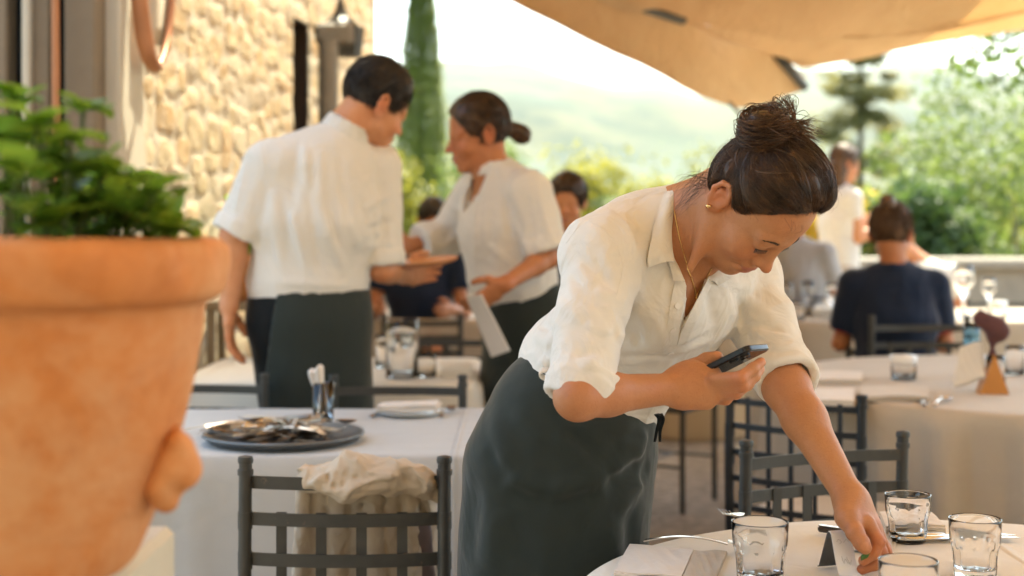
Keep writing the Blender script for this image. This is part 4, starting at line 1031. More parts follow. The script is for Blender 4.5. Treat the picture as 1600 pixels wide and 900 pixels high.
        if hair == 'tail':
            HS.add(H.ell((-.108, 0, .000), (.032, .026, .026)), .02); HS.add(H.ell((-.134, .004, -.020), (.034, .028, .036)), .010)
        if hair == 'long': HS.add(H.ell((-.045, 0, -.07), (.065, .085, .16)), .03); HS.sub(H.ell((.10, 0, -.07), (.095, .075, .12)), .015)
        HS.disp(lambda p: .004*noise(H.loc(p)*np.array([26., 60, 26]), 3)+.003*noise(H.loc(p)*np.array([60., 130, 60]), 4)+hk.get('curl', 0)*noise(p*55, 6))
        ho = HS.mesh('hair', H.c-.25, H.c+.25, .0055, hairm, root)
        rng = np.random.default_rng(8); end = np.array(hk.get('bun', (-.11, 0, .0)))-np.array([0, 0, .046]); n_ = hk.get('n', 900); st_ = [rng.normal(0, 1, 3) for _ in range(n_)]
        cv = strands_on(H, (.092+r_, .076+r_, .088+r_), (-.004, 0, .046), st_, end if hair != 'short' else np.array([.3, .2, 1.]), 8, (-.001, .004), .003, rng, .15 if hair != 'short' else .7)
        out = []
        for c in cv:
            q = H.loc(c); bad = (L2((q-[.125, 0, -.050])/[.086, .103, hk.get('brow', .135)-.002]) < 1) | (L2((q-[.004, .092, -.016])/[.034, .030, .042]) < 1) | (L2((q-[.004, -.092, -.016])/[.034, .030, .042]) < 1) | (q[:,2] < hk.get('nape', -.03)+.25*(q[:,0]+.04)-.004)
            i = int(np.max(np.nonzero(bad)[0]))+1 if bad.any() else 0
            if len(c)-i >= 3: out.append(c[i:])
        if out: tubes_mesh('hair_strands', out, [np.full(len(c), .0009) for c in out], hairm, ho, 3)
    return root
def waiter():
    d = 4.34; H = Head(P(581, 164, d+.02), (.72, .55, -.42), (.36, .05, .93), 1.10)
    J = dict(neck=P(541, 205, d+.0), shL=P(420, 258, d-.08), shR=P(590, 262, d+.06), wai=P(482, 440, d), pel=P(482, 500, d), elL=P(366, 370, d-.10), wrL=P(358, 478, d-.12), elR=P(598, 420, d+.04), wrR=P(630, 430, d+.24),
             hdL=np.array([.02, 0, -1.]), thL=(0, .9, .1), cuL=.55, hdR=np.array([.35, .55, .05]), thR=(0, 0, 1), cuR=.3, knL=P(455, 500, d)*np.array([1, 1, 0])+np.array([0, 0, .52]), knR=P(520, 500, d)*np.array([1, 1, 0])+np.array([0, 0, .52]), anL=P(452, 500, d)*np.array([1, 1, 0])+np.array([0, 0, .10]), anR=P(525, 500, d)*np.array([1, 1, 0])+np.array([0, 0, .10]), foot=(.4, .9, 0), hem=.05)
    fo = [((440, 230), (425, 330), .014, .009), ((425, 330), (440, 420), .014, .010), ((465, 225), (455, 330), .013, -.009), ((455, 330), (480, 420), .013, .010), ((500, 230), (500, 330), .013, .009), ((500, 330), (540, 430), .014, .010), ((475, 220), (480, 300), .012, .009), ((480, 300), (505, 440), .013, -.010), ((530, 240), (545, 340), .014, -.009), ((545, 340), (560, 390), .012, .009), ((560, 300), (575, 360), .012, -.007), ((585, 290), (590, 380), .012, .008), ((565, 330), (610, 300), .011, .007), ((570, 360), (615, 345), .011, -.007), ((565, 385), (618, 380), .010, .006),
          ((405, 300), (400, 430), .012, .008), ((390, 240), (365, 330), .012, .007), ((375, 280), (350, 345), .010, -.006), ((420, 440), (560, 448), .010, .008), ((515, 300), (530, 400), .011, -.009), ((440, 300), (455, 400), .012, -.009)]
    r = figure('waiter in pale linen shirt seen from behind, dark apron, standing by the stone wall', H, J, 'shirt', M['shirt_far'], 'trousers', M['apron_dark'], M['skin_fair'], M['hair_black'], 'short', .0065, .97, True, tor=(.192, .130), folds=fo, hips=.155, hk=dict(r=.006, nape=-.022, brow=.128, n=1400), lean=(.6, .8, 0), female=False, sl_r=.072, armk=1.12, neckr=.060, hand_k=1.08)
    K = Shape(); hs = nrm(np.array([1, .25, 0.])); pe = J['pel']
    K.loft([(P(482, 452, d), .190, .150, hs), (pe, .195, .16, hs), (np.array([pe[0], pe[1], .45]), .195, .165, hs)], .03); K.isect(plane(P(482, 450, d), (0, 0, 1)), .004); K.isect(plane((0, 0, .5), (0, 0, -1)), .003); K.isect(plane(P(438, 500, d)-np.array([0, 0, 0]), nrm((-1, .0, .16))), .004); K.disp(lambda p: .005*fbm(p*np.array([7, 7, 3.]), 2, 5))
    K.mesh('apron', (-1.0, 4.0, .4), (.1, 4.75, 1.2), .007, M['apron'], r)
    return r
def plate_held():
    c = P(668, 411, 4.50); m = MB(); m.lathe([(.05, 0), (.092, .010), (.100, .018), (.097, .019), (.05, .006), (0, .006)], (0, 0, 0), 40); o = m.build('clay_plate', M['clay_plate'], None, True, 50)
    set_mat_matrix(o, c-np.array([0, 0, .008]), (.98, .0, .09), (-.09, -.08, 1)); tag(o, 'terracotta coloured plate held out by the waiter towards the second waitress', 'plate')
def second_waitress():
    d = 4.85; H = Head(P(751, 212, d), (-.955, -.22, -.20), (-.14, -.10, .98), 1.06)
    J = dict(neck=P(768, 268, d), shL=P(826, 300, d-.10), shR=P(745, 302, d+.18), wai=P(800, 430, d+.02), pel=P(822, 500, d+.04), elL=P(856, 402, d-.14), wrL=P(790, 443, d-.30), elR=P(700, 368, d+.22), wrR=P(640, 385, d+.10),
             hdL=np.array([-.75, -.1, -.55]), thL=(-.4, -.6, .6), cuL=.55, hdR=np.array([-1, 0, .05]), thR=(0, 0, 1), cuR=.4, knL=np.array([.08, 5.0, .50]), knR=np.array([-.06, 5.1, .50]), anL=np.array([.10, 5.0, .10]), anR=np.array([-.04, 5.15, .10]), foot=(-.9, -.3, 0), hem=.06, sleeveR=1.75)
    vp = [P(x, y, d-.10) for x, y in ((750, 255), (738, 282), (727, 308), (723, 336), (733, 324), (747, 300), (762, 272), (768, 250))]
    J['vneck'] = poly_prism(vp, nrm(P(745, 290, 1.)-np.array([0, 0, CH])), .14)
    fo = [((745, 300), (742, 420), .012, .007), ((790, 300), (800, 380), .014, -.008), ((800, 340), (830, 400), .014, .009), ((840, 290), (862, 380), .014, .009), ((820, 300), (835, 380), .012, -.008), ((760, 380), (810, 420), .013, .008), ((750, 430), (800, 436), .012, .008), ((765, 320), (770, 400), .012, -.006), ((700, 345), (660, 375), .010, .007), ((715, 350), (690, 380), .010, -.006)]
    r = figure('second waitress in white shirt, profile to the left, low hair knot, holding papers', H, J, 'shirt', M['shirt_far'], 'skirt', M['apron'], M['skin_tan'], M['hair'], 'tail', .007, .93, True, tor=(.165, .125), folds=fo, hips=.150, hk=dict(r=.008, nape=-.035, bun=(-.12, 0, .01), n=1000, brow=.150), lean=(-1, -.5, 0), sl_r=.078, armk=.98, neckr=.050)
    w_ = J['wrL']; m = MB(); rr = .034
    return r
def papers():
    a = [P(728, 462, 4.50), P(752, 460, 4.46), P(797, 548, 4.46), P(768, 558, 4.50)]; G = np.array([[(a[0]*(1-v)+a[3]*v)*(1-u)+(a[1]*(1-v)+a[2]*v)*u+np.array([0, .012*math.sin(math.pi*v), 0]) for v in np.linspace(0, 1, 10)] for u in (0, .5, 1)])
    tag(MB().grid(G, .004).build('paper_sheets', M['napkin'], None, True, 50), 'folded pale menu sheets held low by the second waitress', 'papers')
def seated(label, H, sh, d, topm, hairm, skinm, hair, hk, face, arms=None, sleeve=.55, w_=.19, vox=.009, group='guests at the far tables', collar=False, tors=.46, extra=None, topn='shirt'):
    """a seated guest; face = horizontal direction the body faces"""
    f_ = nrm(np.array([face[0], face[1], 0.])); s_ = np.cross(np.array([0, 0, 1.]), f_)   # to the person's left
    up = np.asarray(sh, float); J = dict(neck=up+np.array([0, 0, .06]), shL=up+s_*w_, shR=up-s_*w_, wai=up-np.array([0, 0, tors*.72])-f_*.02, pel=up-np.array([0, 0, tors])-f_*.05, hem=.02, foot=f_)
    for q, n_ in ((1, 'L'), (-1, 'R')):
        e = J['sh'+n_]-np.array([0, 0, .25])+f_*.06+s_*q*.05; J['el'+n_] = e; J['wr'+n_] = e+f_*.22+np.array([0, 0, .02])-s_*q*.06; J['hd'+n_] = f_-s_*q*.3; J['kn'+n_] = J['pel']+f_*.42+s_*q*.10+np.array([0, 0, -.02]); J['an'+n_] = np.array([*(J['kn'+n_]+f_*.02)[:2], .10])
    if arms: J.update(arms)
    return figure(label, H, J, topn, topm, 'trousers', M['apron_dark'], skinm, hairm, hair, vox, sleeve, False, tor=(.165, .115), hk=hk, group=group, collar=collar, lean=f_, female=False, sl_r=.066)
def others():
    d = 6.05; sh = P(1398, 446, d)
    seated('guest in navy t-shirt with red collar and small topknot, seated with their back to us', Head(P(1392, 368, d), (.45, .87, -.05), (0, 0, 1), 1.02), sh, d, M['navy'], M['hair_mid'], M['skin_tan'], 'bun', dict(r=.012, bun=(-.075, .0, .135), nape=-.035, n=700), (.10, 1), sleeve=.72, w_=.168, vox=.0085, topn='t_shirt')
    g = [o for o in col.objects if o.get('label', '').startswith('guest in navy')][0]; C = Shape(); nb = sh+np.array([0, 0, .075]); C.add(cap(nb-np.array([0, 0, .004]), nb+np.array([0, 0, .022]), .072, .066), 0); C.isect(plane(nb+np.array([0, 0, .022]), (0, 0, 1)), .003); C.isect(plane(nb-np.array([0, 0, .02]), (0, 0, -1)), .003); C.mesh('collar', nb-.1, nb+.1, .006, M['red'], g)
    for s_, q in (('L', -1), ('R', 1)):
        f_ = nrm(np.array([.10, 1, 0])); sv = np.cross(np.array([0, 0, 1.]), f_); sd_ = sh+(sv if s_ == 'L' else -sv)*.168; e = sd_-np.array([0, 0, .25])+f_*.06+(sv if s_ == 'L' else -sv)*.05; p = sd_+(e-sd_)*.735; dd = nrm(e-sd_); C = Shape(); C.add(cap(p-dd*.012, p+dd*.012, .0625, .0625), 0); C.isect(plane(p+dd*.012, dd), .003); C.isect(plane(p-dd*.012, -dd), .003); C.mesh('sleeve_trim', p-.09, p+.09, .006, M['red'], g)
    d = 6.4; seated('dark haired boy looking this way between the two waitresses', Head(P(886, 318, d), (-.15, -.97, -.12), (.06, 0, 1), 1.0), P(884, 405, d), d, M['navy'], M['hair'], M['skin_fair'], 'short', dict(r=.014, brow=.116, curl=.005, n=700), (0, -1), vox=.009, w_=.16)
    d = 7.6; seated('guest in navy top with dark hair, mostly hidden behind the waiters\' arms', Head(P(677, 345, d), (.2, -.9, -.35), (0, -.2, 1), .95), P(655, 412, d), d, M['navy'], M['hair_black'], M['skin_tan'], 'short', dict(r=.008, brow=.116, n=500), (0, -1), vox=.011, w_=.19)
    d = 9.4; H = Head(P(1318, 258, d), (.90, .30, -.15), (0, 0, 1), 1.0); up = P(1312, 310, d); f_ = nrm((.9, .3, 0)); sv = np.cross(np.array([0, 0, 1.]), f_)
    J = dict(neck=up+np.array([0, 0, .06]), shL=up+sv*.15, shR=up-sv*.15, wai=up-np.array([0, 0, .33]), pel=up-np.array([0, 0, .52]), hem=.02, foot=f_)
    for q, n_ in ((1, 'L'), (-1, 'R')):
        e = J['sh'+n_]-np.array([0, 0, .26])+f_*.05; J['el'+n_] = e; J['wr'+n_] = e+f_*.20+np.array([0, 0, .08]); J['hd'+n_] = f_+np.array([0, 0, .3]); J['kn'+n_] = np.array([*(J['pel']+sv*q*.08)[:2], .50]); J['an'+n_] = np.array([*(J['pel']+sv*q*.09)[:2], .10])
    figure('woman with long brown hair and white top standing at the far side of the terrace', H, J, 'blouse', M['shirt_far'], 'trousers', M['linen'], M['skin_fair'], M['hair_mid'], 'long', .011, .5, False, hk=dict(r=.010, n=500, bun=(-.10, 0, -.06)), collar=False, sl_r=.058, group='guests at the far tables')
    d = 8.3; seated('guest in white shirt facing the navy guest, hidden behind that guest\'s head', Head(P(1404, 372, d), (-.3, -.95, -.1), (0, 0, 1), .95), P(1440, 430, d), d, M['shirt_far'], M['hair'], M['skin_fair'], 'short', dict(r=.010, n=400), (-.2, -1), vox=.012, w_=.17)
    d = 7.7; seated('guest in grey top seated behind the bending waitress\'s face', Head(P(1240, 335, d), (.6, .75, -.1), (0, 0, 1), .95), P(1240, 398, d), d, M['grey_top'], M['hair'], M['skin_tan'], 'short', dict(r=.012, n=400), (.5, .9), vox=.012, w_=.17)
# ------------------------------------------------------------ chairs
def make_chair(label, mat, group, full=False, width=.40, ht=.825, cushion=True):
    """origin on the floor under the seat; the back stands on the -y side"""
    t = empty('chair', (0, 0, 0), 0, label, 'chair', group); hw = width/2-.014
    def bow(x, d=.026): return -.205-d*(1-(x/hw)**2)
    for q in (-1, 1):
        m = MB(); pts = [(q*hw, -.205, 0), (q*hw, -.205, .4), (q*hw, -.212, .62), (q*hw, -.205, ht-.004)]
        m.tube(spline(pts, 12), .0125, 14)
        for z in (ht-.108, ht-.183): m.tube([(q*hw, -.2085, z-.016), (q*hw, -.2085, z+.016)], .0139, 14)
        m.tube([(q*hw, -.205, ht-.024), (q*hw, -.205, ht-.014), (q*hw, -.205, ht-.012), (q*hw, -.205, ht)], [.0150, .0150, .0105, .0120], 14)
        m.lathe([(.0140, 0), (.0150, .006), (.0135, .012), (.0060, .014), (0, .0145)], (q*hw, -.205, ht-.002), 14)
        m.build('back_post', mat, t, True, 40)
        m = MB(); m.tube([(q*(hw-.005), .19, 0), (q*(hw-.005), .19, .445)], .0115, 12); m.build('leg', mat, t, True, 40)
    zs = [ht-.038, ht-.105, ht-.18, ht-.255] if not full else [ht-.03, ht-.095, ht-.165, ht-.235, ht-.31]
    for i, z in enumerate(zs):
        xs = np.linspace(-hw, hw, 15); G = np.array([[(x, bow(x)-.001*0, z+s_*.0125) for x in xs] for s_ in (-1, 1)])
        G = np.array([[(x, bow(x)+(.006 if i == 0 else 0), z+s_*(.0085 if full else .0120)) for x in xs] for s_ in (-1, 1)]); MB().grid(G, .005).build('back_rail', mat, t, False)
    z0 = zs[0] if full else zs[1]
    for x in (-.117, -.042, .033, .108) if not full else (-.13, -.065, 0, .065, .13):
        x = x*width/.40; G = np.array([[(x+s_*(.0065 if full else .0098), bow(x)+.0055, z) for z in (z0+.0135, (z0+.5)/2, .475)] for s_ in (-1, 1)]); MB().grid(G, .004).build('back_slat', mat, t, False)
    m = MB()
    for a, b in (((-hw, .19), (hw, .19)), ((-hw, -.205), (hw, -.205)), ((-hw, -.205), (-hw, .19)), ((hw, -.205), (hw, .19))):
        m.tube([(a[0], a[1], .447), (b[0], b[1], .447)], .011, 8)
    for x in np.linspace(-hw, hw, 7)[1:-1]: m.box((x-.012, -.2, .449), (x+.012, .185, .453))
    m.build('seat_frame', mat, t, True, 40)
    m = MB()
    for q in (-1, 1): m.tube([(q*hw, -.205, .20), (q*(hw-.005), .19, .20)], .007, 8)
    m.tube([(-hw, -.0, .20), (hw, -.0, .20)], .007, 8); m.build('stretcher', mat, t, True, 40)
    if cushion:
        S = Shape(); S.add(rbox((0, -.01, .475), (hw-.008, .185, .020), None, .018), 0); S.disp(lambda p: .003*noise(p*14, 3))
        S.mesh('cushion', (-.25, -.24, .44), (.25, .22, .51), .010, M['linen'], t)
    return t
def place(o, X, Y, rz, label=None, z=0):
    o.location = (X, Y, z); o.rotation_euler = (0, 0, R(rz))
    if label: o['label'] = label
    return o
# ------------------------------------------------------------ tables
def table(name, label, c, rad=None, rect=None, h=.75, mat=None, drop=.62, folds=14, group=None, seed=1, rz=0, amp=.03, sup=2.0):
    """a table with its legs; the cloth on it is a thing of its own"""
    t = empty(name, (c[0], c[1], 0), R(rz), 'table under the '+label, 'table', group)
    m = MB(); hh = h-.006
    if rad: m.lathe([(0, hh-.03), (rad-.015, hh-.03), (rad-.012, hh-.004), (0, hh-.004)], (c[0], c[1], 0), 48)
    else: m.box((c[0]-rect[0]+.05, c[1]-rect[1]+.05, hh-.03), (c[0]+rect[0]-.05, c[1]+rect[1]-.05, hh-.004))
    o = m.build('tabletop', M['wood_dark'], None, False)
    o.parent = t; o.matrix_parent_inverse = Matrix.Translation((-c[0], -c[1], 0))
    if rad: legs = [(rad*.55*math.cos(a), rad*.55*math.sin(a)) for a in (.8, 2.4, 3.9, 5.5)]
    else: legs = [(sx*(rect[0]-.1), sy*(rect[1]-.1)) for sx in (-1, 1) for sy in (-1, 1)]
    for x, y in legs:
        m = MB(); m.box((c[0]+x-.025, c[1]+y-.025, 0), (c[0]+x+.025, c[1]+y+.025, hh-.03)); o = m.build('leg', M['wood_dark'], None, False)
        o.parent = t; o.matrix_parent_inverse = Matrix.Translation((-c[0], -c[1], 0))
    # cloth
    rng = np.random.default_rng(seed); n = 260; th = np.arange(n)/n*2*math.pi; ph = rng.uniform(0, 6.28, 6)
    ct, st = np.cos(th), np.sin(th)
    if rad: bx, by = rad*ct, rad*st
    else:
        k = (np.abs(ct/rect[0])**14+np.abs(st/rect[1])**14)**(-1/14); bx, by = k*ct, k*st
    fw = np.sin(th*folds+ph[0]+1.2*np.sin(th*3+ph[1]))*.6+np.sin(th*(folds*.6//1)+ph[2])*.4; fw = np.sign(fw)*np.abs(fw)**.8
    rows = [(f_, h) for f_ in np.linspace(0.02, .985, 26)]+[(1.0, h-.003), (1.006, h-.010)]; V = []
    for f_, z in rows:
        q = f_; V.append(np.stack([c[0]+bx*q, c[1]+by*q, z+.0012*np.array([math.sin(9*a*f_+ph[3])*math.cos(7*f_*3+a*2) for a in th])*(f_ < .99)], 1))
    nr = 26
    for i in range(1, nr+1):
        v = i/nr; z = h-.010-drop*v*(1+.02*np.sin(th*3+ph[4])); out = .010+.022*v+amp*v**.38*fw*(.55+.45*np.sin(th*5+ph[4]))+amp*.5*v*np.sin(th*2.0+ph[5])
        out = np.maximum(out, .004); nx = bx/(np.hypot(bx, by)); ny = by/np.hypot(bx, by)
        V.append(np.stack([c[0]+bx*1.006+nx*out, c[1]+by*1.006+ny*out, z], 1))
    V = np.array(V); m_ = len(V); idx = np.arange(m_*n).reshape(m_, n); j = np.roll(idx, -1, 1)
    Q = np.stack([idx[:-1], j[:-1], j[1:], idx[1:]], -1).reshape(-1, 4)[:, ::-1]
    Vf = np.concatenate([V.reshape(-1, 3), [[c[0], c[1], h]]]); F_ = Q.tolist()+[(int(idx[0, i]), int(j[0, i]), m_*n)[::1] for i in range(n)]
    cl = np_mesh('tablecloth', Vf, F_, mat, None, True)
    return t, tag(cl, label, 'tablecloth', 'tablecloths on the terrace tables')
# ------------------------------------------------------------ table ware
def glass_obj(x, y, z, r=.042, h=.085, label='', group='glass tumblers on the near table', name='tumbler', water=0):
    n = 72; prof_out = []; hb = h*.62
    for t_ in np.linspace(0, 1, 26):
        zz = h*t_; base = r*float(np.interp(t_, [0, .08, .38, .50, .60, .70, 1], [.76, .80, .84, .88, .945, .97, 1.0])); prof_out.append((base, zz))
    prof_out = [(r*.70, 0)]+[(a, b+.0015) for a, b in prof_out]
    def flute(a, zz): return (-.060*(1-abs(math.sin(a*5)))**1.5+.012)*max(0, min(1, (h*.60-zz-.05*h*abs(math.sin(a*5)))/(h*.08)))*min(1, zz/(h*.06)+.2)
    m = MB(); inner = [(r-.0018, h+.0004), (r-.0022, h*.85), (r*.97-.0026, h*.70), (r*.93-.0032, h*.58), (r*.86-.0036, h*.46), (r*.82-.0038, h*.26), (r*.70, h*.175), (r*.4, h*.155), (0, h*.150)]
    V = []; Fc = []; prof = prof_out+[(r-.0008, h+.0020)]+inner; k = len(prof)
    for j, (rr, zz) in enumerate(prof):
        for i in range(n):
            a = 2*math.pi*i/n; q = max(rr, 1e-4)*(1+(flute(a, zz) if j < len(prof_out) else 0)); V.append((x+q*math.cos(a), y+q*math.sin(a), z+zz))
    for j in range(k-1):
        for i in range(n): i2 = (i+1) % n; Fc.append((j*n+i, j*n+i2, (j+1)*n+i2, (j+1)*n+i))
    Fc.append(tuple(range(n))[::-1]); Fc.append(tuple(range((k-1)*n, k*n)))
    o = MB().add(V, Fc).build(name, M['glass'], None, True)
    return tag(o, label, 'glass', group)
def sheet_path(pts, width, axis, th, name, mat, parent=None, nu=2):
    G = np.array([[np.asarray(p)+np.asarray(axis)*w_ for p in pts] for w_ in np.linspace(-width/2, width/2, nu)]); return MB().grid(G, th).build(name, mat, parent, True, 60)
def napkin(corners, label, layers=3, th=.0035, mat=None, seed=0, group='folded linen napkins'):
    """folded cloth: a stack of soft sheets with rounded folded edges"""
    c = [np.array(q, float) for q in corners]; rng = np.random.default_rng(seed); m = MB(); N = 26
    for l in range(layers):
        G = np.zeros((N, N, 3)); sh = rng.normal(0, .0022, 2)
        for i in range(N):
            for j in range(N):
                u, v = i/(N-1), j/(N-1); p = (c[0]*(1-u)+c[1]*u)*(1-v)+(c[3]*(1-u)+c[2]*u)*v
                e = min(u, 1-u, v, 1-v); p = p+np.array([sh[0], sh[1], th*(l+.5)-.0008*max(0, 1-e*14)+.0016*math.sin(u*7+l+seed)*math.sin(v*5+seed)+.0010*math.sin(u*23+v*17)*min(1, e*6)]); G[i, j] = p
        m.grid(G, th*.82)
    o = m.build('napkin', mat or M['napkin'], None, True, 50); return tag(o, label, 'napkin', group)
def fork_mesh(m, L=.19, flat=.0018):
    xs = np.linspace(0, L*.70, 16); G = []
    for s_ in (-1, 1): G.append([(x, s_*(.0035+.0045*max(0, 1-x/.03)+(.0015 if x > .05 else 0)*0), .004+.010*math.sin(math.pi*x/(L*.75))) for x in xs])
    m.grid(np.array(G), flat)
    x0 = L*.70
    G = [[(x0+t*.030, s_*(.004+.0085*min(1, t*1.6)), .012-.008*t) for t in np.linspace(0, 1, 6)] for s_ in (-1, 1)]; m.grid(np.array(G), flat)
    for k in range(4):
        y = (k-1.5)*.0060; m.tube([(x0+.028, y, .0045), (x0+.045, y, .003), (x0+.062, y*1.02, .008)], [.0013, .0011, .0006], 6)
def spoon_mesh(m, L=.19):
    xs = np.linspace(0, L*.68, 14); m.grid(np.array([[(x, s_*(.0032+.0045*max(0, 1-x/.03)), .004+.009*math.sin(math.pi*x/(L*.75))) for x in xs] for s_ in (-1, 1)]), .0018)
    G = np.zeros((10, 10, 3)); x0 = L*.68+.026
    for i in range(10):
        for j in range(10):
            a = 2*math.pi*j/9; r_ = i/9; G[i, j] = (x0+.030*r_*math.cos(a), .018*r_*math.sin(a), .002+.009*r_**2)
    m.grid(G, .0014)
def knife_mesh(m, L=.20):
    m.box((0, -.006, .001), (.085, .006, .010), None, .004); G = np.array([[(x, y, .006) for x in np.linspace(.085, L, 8)] for y in (-.007, .007)]); G[1, -1] = (L, -.004, .006); m.grid(G, .0012)
def cutlery_proto(kind, mat):
    m = MB(); {'fork': fork_mesh, 'spoon': spoon_mesh, 'knife': knife_mesh}[kind](m); return m.build(kind, mat, None, True, 40)
def set_mat_matrix(o, pos, xdir, up=(0, 0, 1)):
    x = nrm(xdir); z = np.asarray(up, float); z = nrm(z-x*(z@x)); y = np.cross(z, x); mm = Matrix.Identity(4)
    for i in range(3):
        mm[i][0] = x[i]; mm[i][1] = y[i]; mm[i][2] = z[i]; mm[i][3] = float(pos[i])
    o.matrix_world = mm; return o
# ------------------------------------------------------------ leaves
def leaf_quads(C, N, size, rng, asp=.5, bend=.25):
    """C centres (n,3), N facing vectors; every leaf is a small folded rhomb"""
    n = len(C); N = N/(L2(N)[:,None]+1e-9); a = rng.normal(0, 1, (n, 3)); U = np.cross(N, a); U /= L2(U)[:,None]+1e-9; W = np.cross(N, U)
    s = (size*rng.uniform(.6, 1.35, n))[:,None]; V = np.stack([C-U*s, C+W*s*asp+N*s*bend*.5, C+U*s, C-W*s*asp+N*s*bend*.5, ], 1).reshape(-1, 3)
    i = np.arange(n)[:,None]*4; return V, np.concatenate([i+np.array([[0, 1, 2]]), i+np.array([[0, 2, 3]])]).astype(int)
def leaves(name, C, N, size, rng, mat, parent=None, asp=.5):
    V, Fc = leaf_quads(C, N, size, rng, asp); return np_mesh(name, V, Fc, mat, parent, False)
def crown_points(c, r, n, rng, clumps=40, cr=.28, flat=1.0):
    """points in clumps spread through an ellipsoid, mostly near its outside"""
    c = np.array(c, float); r = np.array(r, float); d = rng.normal(0, 1, (clumps, 3)); d /= L2(d)[:,None]; k = c+d*r*rng.uniform(.45, 1.0, clumps)[:,None]
    w_ = rng.integers(0, clumps, n); q = rng.normal(0, 1, (n, 3)); q /= L2(q)[:,None]; q *= rng.uniform(.3, 1, n)[:,None]**.5
    P_ = k[w_]+q*r*cr*rng.uniform(.7, 1.3, clumps)[w_][:,None]; return P_, q+rng.normal(0, .5, (n, 3))+np.array([0, 0, .4])
def tree(name, label, base, crown_c, r, n, size, mat, seed, group=None, cat='tree', clumps=40, cr=.3, trunk_r=.12, limbs=7):
    rng = np.random.default_rng(seed); t = empty(name, tuple(base), 0, label, cat, group); base = np.array(base, float); cc = np.array(crown_c, float)
    C, N = crown_points(cc, r, n, rng, clumps, cr); leaves('crown', C, N, size, rng, mat, t)
    m = MB(); top = cc+np.array([0, 0, r[2]*.3]); mid = (base+top)/2+rng.normal(0, .03, 3)*np.array(r); m.tube(spline([base, mid, top], 10), np.linspace(trunk_r, trunk_r*.25, 10), 8)
    for i in range(limbs):
        d = rng.normal(0, 1, 3); d[2] = abs(d[2])*.6; d = nrm(d); s0 = base+(top-base)*rng.uniform(.35, .8); m.tube(spline([s0, s0+d*r*.45+np.array([0, 0, .05]), s0+d*np.array(r)*.85], 7), np.linspace(trunk_r*.4, trunk_r*.08, 7), 6)
    m.build('trunk', M['bark'], t, True); return t
# ------------------------------------------------------------ ground and land
def setting():
    m = MB(); xs = np.linspace(-9, 16, 60); ys = np.linspace(-4, 13, 60)
    G = np.array([[(x, y, .006*math.sin(x*1.7+y)*math.cos(y*1.3)) for y in ys] for x in xs]); o = MB().grid(G, 0).build('terrace', M['terrace'], None, True); tag(o, kind='structure')
    az = np.radians(np.linspace(-38, 38, 230)); rr = np.concatenate([[13.2], np.geomspace(14, 7000, 120)])
    A, Rr = np.meshgrid(az, rr, indexing='ij')
    def hgt(a, r):
        px = 800+F*np.tan(a); e = np.interp(px, [-600, 300, 560, 680, 800, 880, 960, 1030, 1120, 1250, 1400, 1600, 2200], [.125, .118, .116, .1165, .114, .110, .104, .106, .100, .108, .112, .103, .11])
        rg = 3000*e; lr = np.log(r)
        base = np.interp(lr, np.log([13, 20, 60, 200, 600, 1200, 2000, 3200, 4200, 7000]), [-.6, -2.2, -6, -9, -6, 0, .45, 1.0, .7, .6])
        z = np.where(r < 1200, base, base*(rg))
        t = np.clip((lr-np.log(500))/(np.log(1500)-np.log(500)), 0, 1); Pn = np.stack([(r*np.sin(a)/420).ravel(), (r*np.cos(a)/420).ravel(), np.zeros(r.size)], 1); nn = fbm(Pn, 4, 21).reshape(r.shape)
        return z+nn*35*t*(r > 500)+nn*2*np.clip((r-40)/200, 0, 1)
    Z = hgt(A, Rr); G = np.stack([Rr*np.sin(A), Rr*np.cos(A), Z], -1)
    o = MB().grid(G, 0).build('hillside', M['terrain'], None, True); tag(o, kind='structure')
    g = MB().grid(np.array([[(x, y, -.9-.04*abs(x)*0) for y in (-60, 13.3)] for x in (-60, 60)]), 0).build('ground', M['terrace'], None, False); tag(g, kind='structure')
    return hgt
